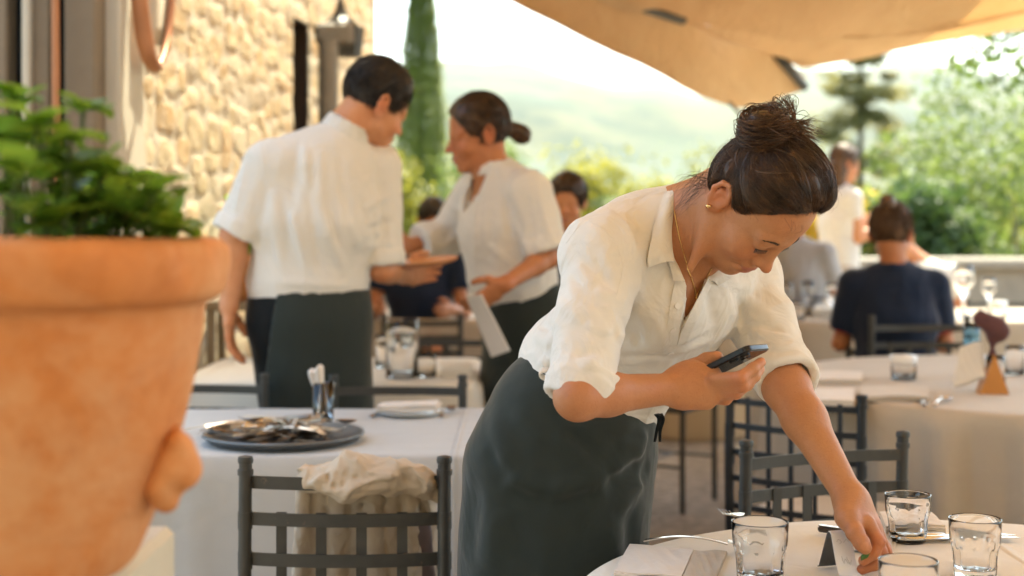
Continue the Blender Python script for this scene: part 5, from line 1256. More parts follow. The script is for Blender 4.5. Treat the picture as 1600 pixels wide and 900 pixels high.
def house_wall():
    A = P(186, 350, 4.7); B_ = P(583, 350, 9.2); A[2] = 0; B_[2] = 0; d = B_-A; L = np.linalg.norm(d); d /= L; n = np.array([d[1], -d[0], 0.]); H_ = 5.0
    if n[0] < 0: n = -n
    du = .016; us = np.arange(0, L+.001, du); vs = np.arange(0, H_, du); U, Vv = np.meshgrid(us, vs, indexing='ij')
    rng = np.random.default_rng(5); seeds = []; z = 0
    while z < H_+.3:
        rh = rng.uniform(.08, .17); x = -rng.random()*.3
        while x < L+.4:
            w_ = rng.uniform(.09, .30)*(.7+rh*2); seeds.append((x+w_/2, z+rh/2+rng.normal(0, .018), w_/2, rh/2)); x += w_
        z += rh
    Sd = np.array(seeds); f1 = np.full(U.shape, 9.); f2 = np.full(U.shape, 9.); ids = np.zeros(U.shape, int)
    wob = .02*noise(np.stack([U.ravel()*9, Vv.ravel()*9, 0*U.ravel()], 1), 2).reshape(U.shape); wob2 = .02*noise(np.stack([U.ravel()*9, Vv.ravel()*9, 0*U.ravel()+5], 1), 3).reshape(U.shape)
    for k, (sx, sz, hw, hh) in enumerate(Sd):
        i0, i1 = max(0, int((sx-hw-.2)/du)), int((sx+hw+.2)/du)+1; j0, j1 = max(0, int((sz-hh-.2)/du)), int((sz+hh+.2)/du)+1
        a = U[i0:i1, j0:j1]+wob[i0:i1, j0:j1]; b = Vv[i0:i1, j0:j1]+wob2[i0:i1, j0:j1]; dd = (np.abs((a-sx)/hw)**3+np.abs((b-sz)/hh)**3)**(1/3)
        s1 = f1[i0:i1, j0:j1]; s2 = f2[i0:i1, j0:j1]; si = ids[i0:i1, j0:j1]; m = dd < s1; s2[:] = np.where(m, s1, np.minimum(s2, dd)); si[:] = np.where(m, k, si); s1[:] = np.minimum(s1, dd)
    prot = rng.uniform(.0, .022, len(Sd))[ids]; face = np.clip((1.0-f1)*3.5, 0, 1); fine = fbm(np.stack([U.ravel()*16, Vv.ravel()*16, 0*U.ravel()], 1), 3, 8).reshape(U.shape)*.006
    D = face*(.002+prot*.20)+fine*.4; joint = np.clip(1-face*1.5, 0, 1); tone = rng.random(len(Sd))[ids]
    root = empty('stone_wall', tuple(A), 0, 'honey coloured rubble stone house wall behind the standing waiter', 'wall')
    G = A+U[...,None]*d+Vv[...,None]*np.array([0, 0, 1.])+D[...,None]*n; a, b = U.shape; idx = np.arange(a*b).reshape(a, b); Q = np.stack([idx[:-1,:-1], idx[1:,:-1], idx[1:,1:], idx[:-1,1:]], -1).reshape(-1, 4)
    # slot opening in the wall
    sl0, sl1 = 2.05, 2.75
    ctr = lambda Q_: (U.ravel()[Q_].mean(1), Vv.ravel()[Q_].mean(1)); cu, cv = ctr(Q)
    slot = (cu > SLOT[0]) & (cu < SLOT[1]) & (cv > SLOT[2]) & (cv < SLOT[3]); Q = Q[~slot]
    np_mesh('face', G.reshape(-1, 3), Q, M['stone_wall'], root, False, {'tone': tone.ravel(), 'joint': joint.ravel()})
    w2 = lambda u, v, e: A+d*u+np.array([0, 0, v])+n*e
    def slab(name, u0, u1, v0, v1, e0, e1, mat, **kw):
        m = MB(); V = [w2(u, v, e) for u in (u0, u1) for e in (e0, e1) for v in (v0, v1)]; m.add(V, [(0,1,3,2),(4,6,7,5),(0,4,5,1),(2,3,7,6),(0,2,6,4),(1,5,7,3)]); return m.build(name, mat, root, False)
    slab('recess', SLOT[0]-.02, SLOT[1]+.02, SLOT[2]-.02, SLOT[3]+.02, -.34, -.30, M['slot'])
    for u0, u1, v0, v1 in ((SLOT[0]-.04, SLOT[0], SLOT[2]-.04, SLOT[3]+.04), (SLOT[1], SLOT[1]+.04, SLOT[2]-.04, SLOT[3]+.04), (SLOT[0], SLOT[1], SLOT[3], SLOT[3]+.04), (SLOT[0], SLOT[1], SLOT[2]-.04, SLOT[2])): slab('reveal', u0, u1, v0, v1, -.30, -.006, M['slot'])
    slab('end_face', L, L+.04, 0, H_, -.5, .01, M['plaster'])
    # door bay at the near end of the wall
    door = empty('door_frame', tuple(w2(-.4, 0, 0)), 0, 'weathered wooden door frame with pale plaster jamb left of the stone wall', 'door frame')
    def pbox(name, x0, x1, y, d0, d1, mat, z0=0, z1=3.4, par=door):
        a = P(x0, 350, d0); b = P(x1, 350, d0); m = MB(); m.box((a[0], d0, z0), (b[0], d1, z1), None, .006); return m.build(name, mat, par, False)
    pbox('jamb', 146, 187, 0, 4.62, 5.0, M['plaster']); pbox('post', 100, 148, 0, 4.50, 4.85, M['board']); pbox('board', 46, 77, 0, 4.52, 4.60, M['board']); pbox('strip', 33, 46, 0, 4.49, 4.60, M['plaster'])
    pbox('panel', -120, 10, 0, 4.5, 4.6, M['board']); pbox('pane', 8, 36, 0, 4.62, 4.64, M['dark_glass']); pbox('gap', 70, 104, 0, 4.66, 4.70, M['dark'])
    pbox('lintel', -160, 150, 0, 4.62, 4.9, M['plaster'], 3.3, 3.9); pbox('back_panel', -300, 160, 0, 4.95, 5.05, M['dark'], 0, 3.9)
    q0 = P(88, 260, 4.44); q1 = P(86, -80, 4.44); m = MB(); m.tube([q0, q1], .013, 12); m.tube([q0, q0-np.array([0, 0, .05])], [.013, .005], 12); tag(m.build('copper_rod', M['copper'], None, True, 40), 'slim copper coloured rod hanging in front of the wooden door frame', 'rod')
    # yoke shaped ornament on the wall
    def on(px, py, e):
        """point of the wall plane seen at (px,py), e metres proud of it"""
        o_ = np.array([0, 0, CH]); v = P(px, py, 1.)-o_; t = ((A+n*e-o_)@n)/(v@n); return o_+v*t
    m = MB(); pts = [on(214, -60, .05), on(218, 0, .06), on(224, 50, .07), (on(232, 85, .08)), on(243, 104, .08), on(252, 96, .08), on(262, 60, .07), on(268, 0, .06), on(268, -60, .05)]; s_ = spline(pts, 40); rr = np.interp(np.linspace(0, 1, 40), [0, .3, .5, .6, 1], [.028, .030, .024, .012, .016]); m.tube(s_, rr, 12)
    yo = empty('wall_ornament', tuple(on(243, 104, .03)), 0, 'curved brown wooden yoke hung high on the stone wall', 'ornament'); m.build('frame', M['copper'], yo, True)
    m = MB(); m.grid(np.array([[on(x, y, .045) for y in (-60, 0, 40, 70)] for x in (232, 246, 262)]), .012); m.build('inlay', M['plaster'], yo, True)
    # drain pipe with a lantern above
    pp = empty('drain_pipe', tuple(on(512, 350, .1)), 0, 'grey lead drain pipe with a hopper against the wall beside the waiter', 'pipe')
    m = MB(); a = on(513, 420, .12); b = on(513, 62, .12); m.tube([a, b], .052, 16); m.build('pipe', M['zinc'], pp, True, 40)
    m = MB(); c = on(524, 52, .14); m.box(c-np.array([.10, .07, .07]), c+np.array([.10, .07, .05]), None, .02); m.build('hopper', M['zinc'], pp, False)
    ln = empty('wall_lantern', tuple(on(531, 40, .14)), 0, 'small dark iron lantern with a pointed cap above the drain pipe', 'lantern')
    c = on(532, 42, .16); m = MB(); m.lathe([(.10, 0), (.085, .02), (.05, .05), (.028, .09), (.018, .13), (.006, .155)], c, 8); m.build('cap', M['iron'], ln, False)
    m = MB(); m.lathe([(.06, -.16), (.075, -.02), (.075, 0)], c+np.array([.05, 0, 0]), 6); m.build('body', M['iron'], ln, False)
SLOT = (2.36, 2.70, 1.60, 2.30)
def parapet():
    root = empty('parapet', (3, 12, 0), 0, 'low stone parapet wall with a pale coping along the terrace edge', 'wall')
    m = MB(); m.box((-1.2, 12.0, 0), (9.5, 12.4, .88)); m.build('wall', M['parapet'], root, False)
    m = MB()
    x = -1.25
    while x < 9.5: m.box((x, 11.93, .883), (x+.82, 12.47, .98), None, .02); x += .83
    m.build('coping', M['parapet'], root, False)
def greenery():
    rng = np.random.default_rng(12)
    # cypress
    t = empty('cypress_tree', (-1.62, 26, -2.9), 0, 'tall narrow dark green cypress rising behind the two waiters', 'tree')
    n = 60000; z = rng.uniform(0, 1, n)**.9; H_ = 9.2; x0 = P(658, 300, 26)[0]; rad = np.interp(z, [0, .08, .3, .6, .85, 1], [.30, .50, .52, .44, .27, .03]); a = rng.uniform(0, 6.28, n); lump = 1+.16*noise(np.stack([np.cos(a)*1.6, np.sin(a)*1.6, z*17], 1), 4)+.08*noise(np.stack([np.cos(a)*4, np.sin(a)*4, z*50], 1), 6)
    lump = lump+.10*noise(np.stack([np.cos(a)*6, np.sin(a)*6, z*90], 1), 16); lump = lump+.10*noise(np.stack([np.cos(a)*9, np.sin(a)*9, z*60], 1), 26); rr = rad*lump*(1-.30*rng.random(n)**2)*np.where(rng.random(n) < .05, 1.14, 1); C = np.stack([x0+rr*np.cos(a), 26+rr*np.sin(a), -2.6+z*H_], 1); N = np.stack([np.cos(a), np.sin(a), .9+0*a], 1)+rng.normal(0, .35, (n, 3))
    leaves('crown', C, N, .035, rng, M['cypress'], t, .35); m = MB(); m.tube([(x0, 26, -3.2), (x0, 26, 0), (x0, 26, 5.9)], [.12, .09, .02], 8); m.build('trunk', M['bark'], t, True)
    # olive toned conifer to the right
    t = empty('conifer_tree', tuple(P(1345, 470, 34)), 0, 'hazy olive green conifer standing beyond the parapet, right of the bun', 'tree'); cx, cy = P(1345, 350, 34)[0], 34
    n = 15000; kk = 95; kz = rng.uniform(0, 1, kk)**.9; ka = rng.uniform(0, 6.28, kk); kr = np.interp(kz, [0, .4, .8, 1], [1.2, .95, .75, .25])*rng.uniform(.3, 1.15, kk); K_ = np.stack([cx+kr*np.cos(ka), cy+kr*np.sin(ka), -1.8+kz*7.8], 1); wi = rng.integers(0, kk, n); q = rng.normal(0, 1, (n, 3)); q /= L2(q)[:,None]; q *= rng.uniform(.2, 1, n)[:,None]**.5
    C = K_[wi]+q*np.array([.46, .46, .22])*rng.uniform(.4, 1.2, kk)[wi][:,None]; leaves('crown', C, q+np.array([0, 0, .8]), .085, rng, M['olive'], t, .35)
    m = MB(); m.tube([(cx, cy, -4.5), (cx, cy, 5.4)], [.2, .03], 8); m.build('trunk', M['bark'], t, True)
    # shrubs behind the parapet
    sh = [((1590, 400), 15, (1.5, 1.0, 1.5), 'bush', 'large bright leafy shrub at the right edge beyond the parapet'), ((1490, 350), 16.5, (1.15, .9, 1.25), 'bush', 'rounded yellow green shrub between the seated guest and the right edge'), ((1545, 250), 19, (1.1, .9, 1.3), 'bush', 'taller shrub rising behind the rounded one at the right'), ((1440, 385), 14.2, (.62, .5, .62), 'branch', 'low dark green shrub just right of the seated guest\'s head'),
          ((1310, 355), 15.5, (.60, .5, .42), 'flower', 'yellow flowering shrub left of the seated guest'), ((1060, 360), 18, (1.0, .8, .7), 'bush', 'low light green shrub behind the bending waitress'), ((930, 330), 20, (1.1, .9, .9), 'wood_far', 'soft green shrub behind the boy\'s head'), ((770, 300), 22, (.9, .9, .8), 'bush', 'small green shrub behind the second waitress'), ((1180, 300), 24, (1.2, .9, 1.0), 'wood_far', 'hazy shrub above the bending waitress\'s shoulder'), ((600, 330), 19, (.8, .6, .8), 'wood_far', 'small shrub left of the cypress foot')]
    for i, ((px, py), d, r, mt, lb) in enumerate(sh):
        c = P(px, py, d); tree('garden_shrub', lb, (c[0], c[1], -2.4-.1*(d-14)), c, r, 5200 if d < 18 else 3400, .05 if mt != 'flower' else .035, M[mt], 40+i, 'shrubs beyond the parapet', 'shrub', 46, .30, .04, 9)
    # leafy boughs from a tree beside the terrace
    t = empty('broadleaf_tree', (4.6, 8.8, 0), 0, 'dark leafy boughs reaching in at the upper right corner', 'tree'); m = MB(); tip = []
    m.tube(spline([(4.6, 8.8, -.5), (4.7, 8.7, 1.5), (4.5, 8.9, 3.2)], 10), np.linspace(.16, .09, 10), 10)
    for px, py, d in ((1480, 75, 8.4), (1500, 110, 8.2), (1545, 135, 8.0), (1590, 120, 8.3), (1560, 70, 8.6), (1600, 90, 7.9), (1530, 95, 8.7), (1585, 60, 8.2)):
        e = P(px, py, d); s_ = np.array([4.5, 8.9, 3.0])+rng.normal(0, .1, 3); q = spline([s_, (s_+e)/2+np.array([0, 0, .25]), e], 12); m.tube(q, np.linspace(.022, .004, 12), 6); tip.append(q)
    m.build('trunk', M['bark'], t, True); C = []
    for q in tip:
        for k in range(110): p_ = q[rng.integers(5, 12)]; C.append(p_+rng.normal(0, .085, 3)*np.array([1.3, 1, .9]))
    C = np.array(C); leaves('crown', C, rng.normal(0, 1, (len(C), 3))+np.array([0, -.3, .5]), .035, rng, M['branch'], t, .55)
    # woods: one mass far off
    Vs = []; Fs = []; o = 0; rg = np.random.default_rng(77)
    for i in range(190):
        px = rg.uniform(480, 1780); r = float(np.exp(rg.uniform(math.log(60), math.log(200)))) if i < 150 else rg.uniform(220, 520); a = math.atan((px-800)/F); gz = HGT(np.array([[a]]), np.array([[r]]))[0, 0]; hh = rg.uniform(7, 10.5)*(1+r/900)
        c = np.array([r*math.sin(a), r*math.cos(a), gz+hh*.55]); n = 1300; C, N = crown_points(c, (hh*.55, hh*.5, hh*.5), n, rg, 26, .28); V, Fc = leaf_quads(C, N, .0024*r, rg, .6); Vs.append(V); Fs.append(Fc+o); o += len(V)
    tag(np_mesh('woodland', np.concatenate(Vs), np.concatenate(Fs), M['wood_far'], None, False), kind='stuff')
def parasol():
    root = empty('parasol', (1.9, 3.4, 0), 0, 'large beige canvas parasol stretched over the terrace at the upper right', 'parasol')
    def strip(rows, name, th=.004, n=26, sag=None, mat='canopy'):
        G = np.array([spline([P(*q) if len(q) == 3 and q[2] > 0 else np.array(q) for q in r_], n) for r_ in rows])
        if len(rows) == 2:
            k = 9; G = np.array([G[0]*(1-t)+G[1]*t+(np.array([0, 0, -(sag or 0)])*math.sin(math.pi*t)) for t in np.linspace(0, 1, k)])
        w_ = fbm(G.reshape(-1, 3)*np.array([2.2, 1.4, 3]), 2, 31).reshape(G.shape[:2]); G = G+w_[..., None]*np.array([0, .03, .022])
        return MB().grid(G, th).build(name, M[mat], root, True, 70)
    beam = [(560, -190, 4.6), (800, -52, 5.6), (965, 0, 6.5), (1067, 33, 7.2), (1215, 86, 8.2), (1258, 120, 8.5)]
    hang = [(400, -190, 4.6), (660, -70, 5.6), (785, 0, 6.4), (1000, 98, 7.3), (1150, 168, 8.3), (1256, 138, 8.5)]
    strip([beam, hang], 'valance', sag=.05)
    r1 = [(1067, 33, 7.2), (1123, 45, 7.4), (1240, 44, 7.6), (1370, 52, 7.5), (1600, 8, 6.4), (1900, -50, 5.4)]
    r2 = [(1215, 86, 8.2), (1240, 96, 8.35), (1262, 104, 8.5), (1400, 79, 7.9), (1600, 45, 7.0), (1900, -8, 5.9)]
    strip([r1, r2], 'valance', sag=.03)
    # roof extended out of view, towards and above the photographer, to shade the terrace
    top1 = [P(*q) for q in [(560, -190, 4.6), (965, 0, 6.5), (1067, 33, 7.2), (1123, 45, 7.4), (1240, 58, 7.6), (1370, 71, 7.5), (1600, 27, 6.4), (1900, -30, 5.4)]]
    top0 = [np.array(q) for q in [(-.75, 3.6, 2.80), (.0, 3.5, 2.95), (.8, 3.5, 3.0), (1.1, 3.5, 3.0), (1.6, 3.5, 3.0), (2.2, 3.5, 2.95), (2.7, 3.5, 2.85), (3.4, 3.4, 2.6)]]
    top9 = [np.array([x, -.6, 2.5]) for x in (-.8, -.3, .1, .4, .8, 1.2, 1.6, 2.1)]
    rows = [spline(top1, 40), None, None, spline(top0, 40), spline((np.array(top0)+np.array(top9))/2, 40), spline(top9, 40)]
    rows[1] = rows[0]*.67+rows[3]*.33-np.array([0, 0, .05]); rows[2] = rows[0]*.33+rows[3]*.67-np.array([0, 0, .05])
    Gs = np.array(rows); G = np.array([spline(Gs[:, j], 40) for j in range(40)]); w_ = fbm(G.reshape(-1, 3)*np.array([1.6, .8, 2]), 2, 33).reshape(G.shape[:2]); G = G+w_[..., None]*np.array([0, 0, .05])+(.007*np.sin(G[..., 0]*9+G[..., 1]*3+2*w_))[..., None]*np.array([0, 0, 1.]); MB().grid(G, .004).build('canopy', M['canopy'], root, True, 70)
    m = MB(); m.tube([P(930, -14, 6.30), P(1066, 31, 7.15)], .028, 8); m.build('rib', M['iron'], root, True); m = MB(); m.tube([P(1213, 84, 8.15), P(1257, 136, 8.45)], .028, 8); m.build('rib', M['iron'], root, True)
    m = MB(); m.tube(spline([P(1128, 150, 8.2), P(1140, 160, 8.2), P(1156, 178, 8.2)], 8), .010, 6); m.build('cord', M['zinc'], root, True)
    m = MB(); m.tube([(1.9, 3.4, .05), (1.9, 3.4, 2.95)] if False else [(4.3, 2.4, .05), (4.3, 2.4, 2.75)], .04, 12); m.box((3.9, 2.0, 0), (4.7, 2.8, .06)); m.build('pole', M['board'], root, True, 40)
def unseen_house_front():  # unseen wall added behind the camera, blocking sky and bouncing light forward
    root = empty('house', (0, -3.2, 0), 0, 'unseen house wall with a doorway, added behind the camera to shape the light', 'house')
    m = MB(); m.box((-7, -3.6, 0), (-.8, -3.2, 5.2)); m.box((.8, -3.6, 0), (8, -3.2, 5.2)); m.box((-.8, -3.6, 2.3), (.8, -3.2, 5.2)); m.build('wall', M['farmhouse'], root)
    m = MB(); m.box((-.8, -3.5, 0), (.8, -3.4, 2.3)); m.build('door', M['board'], root)
def unseen_shade_canopy():  # unseen canopy added so its shadow covers the far tables
    root = empty('parasol', (.6, 7.0, 0), 0, 'beige canvas canopy added out of view to shade the far tables', 'parasol')
    G = np.array([[(x, y, 2.95+.25*(1-max(abs(x-.7)/2.4, abs(y-6.6)/2.4))) for y in np.linspace(4.4, 9.55, 12)] for x in np.linspace(-.72, 2.3, 12)]); MB().grid(G, .004).build('canopy', M['canopy'], root, True)
    m = MB(); m.tube([(1.76, 9.6, 0), (1.76, 9.6, 3.3), (.7, 6.6, 3.35)], .03, 8); m.build('pole', M['board'], root, True)
def haze():
    m = MB(); m.box((-5200, -30, -40), (5200, 7100, 620)); o = m.build('haze', None, None, False); tag(o, kind='stuff')
    mt = bpy.data.materials.new('haze'); mt.use_nodes = True; t = mt.node_tree; t.nodes.clear(); v = t.nodes.new('ShaderNodeVolumePrincipled'); v.inputs['Color'].default_value = (.95, .97, 1, 1); v.inputs['Density'].default_value = .000035; v.inputs['Anisotropy'].default_value = .35
    ot = t.nodes.new('ShaderNodeOutputMaterial'); t.links.new(v.outputs[0], ot.inputs['Volume']); o.data.materials.append(mt)
# ------------------------------------------------------------ flower pot in the foreground
def pot():
    ctr = P(32, 350, 1.30); sc = 1.30/F
    root = empty('flower_pot', (ctr[0], 1.30, P(0, 872, 1.30)[2]), 0, 'big terracotta pot of basil in the left foreground', 'plant pot')
    z = lambda py: CH+(350-py)*sc; r = lambda px: (px-32)*sc
    prof = [(r(150), z(895)), (r(185), z(893)), (r(214), z(860)), (r(258), z(740)), (r(292), z(620)), (r(310), z(520)), (r(316), z(478)), (r(330), z(470)), (r(346), z(458)), (r(355), z(430)), (r(356), z(400)), (r(349), z(380)), (r(325), z(371)), (r(296), z(372)), (r(288), z(390)), (r(284), z(430)), (0.02, z(432))]
    V = []; n = 160; pr = spline([(a, 0, b) for a, b in prof], 110)
    pts = []
    for a, _, b in pr:
        for i in range(n): t_ = 2*math.pi*i/n; pts.append((math.cos(t_), math.sin(t_), a, b))
    A = np.array(pts); w_ = fbm(np.stack([A[:,0]*3, A[:,1]*3, A[:,3]*14], 1), 3, 2); rim = np.exp(-((A[:,3]-z(412))/.035)**2); rr = np.maximum(A[:,2], .002)*(1+.006*w_)+rim*.004*fbm(np.stack([A[:,0]*7, A[:,1]*7, A[:,3]*20], 1), 2, 5)
    Vv = np.stack([ctr[0]+rr*A[:,0], 1.30+rr*A[:,1], A[:,3]+.0022*rim*w_], 1); m_ = len(pr); idx = np.arange(m_*n).reshape(m_, n); j = np.roll(idx, -1, 1); Q = np.stack([idx[:-1], j[:-1], j[1:], idx[1:]], -1).reshape(-1, 4)
    np_mesh('body', Vv, Q.tolist()+[tuple(range(n))[::-1]], M['terracotta'], root, True)
    # moulded swag on the side
    S = Shape(); hp = lambda px, py, d: P(px, py, d)
    S.add(cap(hp(276, 670, 1.285), hp(286, 722, 1.28), .006, .010), 0); S.add(ell(hp(295, 735, 1.275), (.010, .012, .013)), .010); S.add(cap(hp(290, 742, 1.28), hp(266, 776, 1.28), .010, .008), .010); S.add(ell(hp(267, 786, 1.28), (.009, .010, .008)), .006); S.add(cap(hp(280, 700, 1.27), hp(250, 760, 1.27), .012, .012), .020); S.disp(lambda p: .003*noise(p*60, 3))
    S.mesh('swag', hp(230, 820, 1.2)-.02, hp(335, 640, 1.33)+.04, .0035, M['terracotta'], root)
    m = MB(); m.lathe([(.165, z(405)), (0.001, z(398))], (ctr[0], 1.30, 0), 40); m.build('soil', M['bark'], root, True)
    # herb: stems and cupped leaves
    pl = empty('basil_plant', (ctr[0], 1.30, z(405)), 0, 'leafy green basil growing in the big terracotta pot', 'plant'); rng = np.random.default_rng(4); st = MB(); Vs = []; Fs = []; o = 0
    def lf(c, dirn, up, L):
        nonlocal o
        dirn = nrm(dirn); sd_ = nrm(np.cross(dirn, up)); nn = np.cross(sd_, dirn); V = []
        for i in range(6):
            t_ = i/5; w2 = .60*math.sin(math.pi*min(1, t_*.92+.04))**.8
            for j in (-2, -1, 0, 1, 2): V.append(c+dirn*L*t_+sd_*L*w2*j/2+nn*L*(.12*abs(j)/2+.10*math.sin(t_*math.pi)-.22*t_**2+.03*math.sin(t_*16)*abs(j)/2))
        for i in range(5):
            for j in range(4): a = i*5+j; Fs.append((a+o, a+1+o, a+6+o, a+5+o))
        Vs.extend(V); o += 30
    tips = []
    for i in range(34):
        a = rng.uniform(0, 6.28); r0 = .13*math.sqrt(rng.random()); b = np.array([ctr[0]+r0*math.cos(a), 1.30+r0*math.sin(a), z(405)]); hgt = rng.uniform(.03, .095)*(1.15-.9*max(0, r0*math.cos(a))/.19); e = b+np.array([.25*r0*math.cos(a)+rng.normal(0, .012), .25*r0*math.sin(a)+rng.normal(0, .012), hgt]); q = spline([b, (b+e)/2+rng.normal(0, .004, 3), e], 8); st.tube(q, .0018, 6); tips.append(q)
    for q0, q1 in ((P(150, 350, 1.28), P(188, 318, 1.28)), (P(20, 330, 1.25), P(58, 255, 1.25)), (P(120, 330, 1.3), P(130, 175, 1.3)), (P(12, 300, 1.27), P(22, 158, 1.27)), (P(190, 360, 1.25), P(200, 335, 1.22)), (P(100, 340, 1.2), P(110, 225, 1.2)), (P(30, 340, 1.2), P(60, 200, 1.2))): q = spline([q0-np.array([0, 0, .03]), (q0+q1)/2, q1], 8); st.tube(q, .0022, 6); tips.append(q)
    for q in tips:
        T = q[-1]-q[0]
        for k in (4, 7, 7):
            for _ in range(2 if k < 7 else 3):
                dv = rng.normal(0, 1, 3); dv[2] = abs(dv[2])*.5; lf(q[k], dv, (0, 0, 1), rng.uniform(.024, .040))
    st.build('stems', M['bush'], pl, True); np_mesh('leaves', np.array(Vs), Fs, M['basil'], pl, True)
    # pedestal
    pd = empty('pedestal', (ctr[0], 1.32, 0), 0, 'pale stone block under the terracotta pot', 'pedestal'); m = MB(); zt = z(896); m.box((-.62, 1.16, 0), (P(268, 350, 1.50)[0], 1.52, zt-.002), None, .008); m.build('block', M['plaster'], pd, False)
# ------------------------------------------------------------ tables, chairs and what lies on them
def layout():
    TZ = .75
    # near round table
    table('round_table', 'pale linen cloth on the round table the waitress leans over', (.668, 1.925), rad=.588, mat=M['cloth_white'], drop=.55, folds=11, seed=3)
    table('long_table', 'pale cloth hanging straight from the long table behind the front chair', (-.62, 3.60), rect=(.78, .41), mat=M['cloth_grey'], drop=.60, folds=15, seed=8, amp=.020)
    table('round_table', 'linen cloth with deep folds on the right round table', (1.83, 4.72), rad=.96, mat=M['linen_w'], drop=.72, folds=29, seed=5, amp=.095)
    table('square_table', 'white cloth on the table right behind the waiter', (-.62, 5.10), rect=(.50, .44), mat=M['cloth_white'], drop=.34, folds=8, seed=9)
    table('far_table', 'beige skirted cloth on the far table beyond the seated navy guest', (2.9, 7.55), rect=(1.55, .55), h=.79, mat=M['linen_w'], drop=.74, folds=44, seed=15)
    table('far_table', 'pale cloth on the far round table below the waitress\'s chest', (1.08, 8.98), rad=.62, h=.77, mat=M['linen_w'], drop=.74, folds=22, seed=18)
    table('far_table', 'pale cloth on the far table between the waiter and the second waitress', (-.42, 7.9), rect=(.42, .45), h=.77, mat=M['linen_w'], drop=.7, folds=18, seed=16)
    # chairs
    grp = 'wrought iron chairs on the terrace'
    c0 = make_chair('grey wrought iron chair in the foreground with a beige coat over its back', M['iron'], grp); place(c0, P(539, 0, 2.62)[0], 2.62+.205, 0)
    c1 = copy_tree(c0); place(c1, 0, 0, 0, 'wrought iron chair beyond the near round table, behind the waitress\'s outstretched arm')
    a = R(180+19); ctr = P(1292, 0, 2.86); c1.location = (ctr[0]-.22*math.sin(a)*-1*-1, 2.86-.205*math.cos(a)*-1*-1, 0); c1.rotation_euler = (0, 0, a)
    off = lambda ang: np.array([-math.sin(R(ang))*-.205*-1*-1, 0])
    def put(o, px, d, ang, label=None, w2=.205):
        """back centre seen at px, d metres off; ang turns the chair"""
        X = (px-800)/F*d; a_ = R(ang); v = np.array([math.sin(a_)*w2*-1, math.cos(a_)*w2]); o.location = (X+v[0], d+v[1], 0); o.rotation_euler = (0, 0, a_)
        if label: o['label'] = label
        return o
    put(c0, 539, 2.66, 0)
    put(c1, 1291, 2.92, 200)
    put(copy_tree(c0), 622, 4.10, 180, 'wrought iron chair behind the long table, in front of the waiter\'s apron')
    put(copy_tree(c0), 315, 4.15, 176, 'wrought iron chair behind the long table, partly hidden by the flower pot')
    put(copy_tree(c0), 1438, 5.82, 180, 'wrought iron chair at the far side of the right round table, before the navy guest').scale = (1.05, 1.05, 1.07)
    put(copy_tree(c0), 1392, 6.12, 2, 'wrought iron chair the navy guest sits on')
    put(copy_tree(c0), 705, 5.75, 184, 'wrought iron chair beyond the square table, left of the second waitress')
    put(copy_tree(c0), 1092, 6.4, 60, 'wrought iron chair seen through the gap below the waitress\'s chest')
    put(copy_tree(c0), 660, 6.9, 0, 'wrought iron chair at the far pale table, behind the glass jars')
    put(copy_tree(c0), 600, 8.9, 180, 'wrought iron chair behind the far pale table')
    put(copy_tree(c0), 1560, 8.55, 178, 'wrought iron chair behind the far skirted table at the right edge')
    b0 = make_chair('black iron chair with a curved grid back standing askew beside the right round table', M['iron_black'], grp, True); put(b0, 1241, 3.72, -36)
    # platter with cutlery
    pc = P(446, 690, 3.42); pl = empty('serving_platter', (pc[0], 3.40, TZ), 0, 'round pewter platter piled with cutlery on the long table', 'platter')
    m = MB(); m.lathe([(.165, .004), (.178, .006), (.190, .018), (.193, .020), (.191, .024), (.184, .022), (.172, .010), (.0, .009)], (pc[0], 3.40, TZ), 56); m.build('dish', M['platter'], pl, True)
    rng = np.random.default_rng(2); K = {k: [cutlery_proto(k, M['steel_dark' if q == 0 else 'steel_mid']) for q in (0, 1)] for k in ('fork', 'spoon', 'knife')}; used = {}
    lb = {'fork': 'tarnished fork lying in the cutlery heap on the platter', 'spoon': 'tarnished spoon lying in the cutlery heap on the platter', 'knife': 'table knife lying in the cutlery heap on the platter'}
    for i in range(54):
        k = ('fork', 'spoon', 'knife', 'fork')[i % 4]; q = int(rng.random() < .35); o = K[k][q]
        if used.get((k, q)): o = o.copy(); col.objects.link(o)
        used[k, q] = 1; a_ = rng.normal(.1, .55)+(math.pi if rng.random() < .5 else 0); lay = i/54; h_ = .011+.036*lay; rad_ = .100*(1-.5*lay)
        c = np.array([pc[0]-.005+rng.normal(0, .7)*rad_, 3.40+rng.normal(0, .55)*rad_, TZ+h_]); xd = np.array([math.cos(a_), math.sin(a_), rng.normal(0, .07)-.02]); set_mat_matrix(o, c-xd*.095, xd, (rng.normal(0, .3), rng.normal(0, .3), 1 if rng.random() < .7 else -1)); tag(o, lb[k], k, {'fork': 'forks', 'spoon': 'spoons', 'knife': 'knives'}[k]+' heaped on the platter')
    # tall glass with a rolled napkin
    vg = P(505, 664, 3.69); m = MB(); m.lathe([(.024, 0), (.026, .004), (.029, .110), (.0275, .110), (.0245, .010), (0, .010)], (vg[0], 3.69, TZ), 32); tag(m.build('vase', M['glass'], None, True), 'tall clear glass holding a rolled napkin, behind the platter', 'glass')
    rn = Shape(); q0 = np.array([vg[0]+.006, 3.69, TZ+.014]); q1 = P(494, 575, 3.68); rn.add(cap(q0, q0*.5+q1*.5, .008, .012), 0); rn.add(cap(q0*.5+q1*.5, q1, .012, .024), .02); rn.isect(plane(q1, nrm((-.5, 0, 1))), .006); rn.disp(lambda p: .004*np.sin(p[:,0]*260+p[:,2]*20)*np.clip((p[:,2]-.80)*8, 0, 1)+.003*noise(p*50, 2)); tag(rn.mesh('rolled_napkin', q0-.05, q1+.06, .003, M['napkin']), 'rolled cream napkin standing in the tall glass', 'napkin')
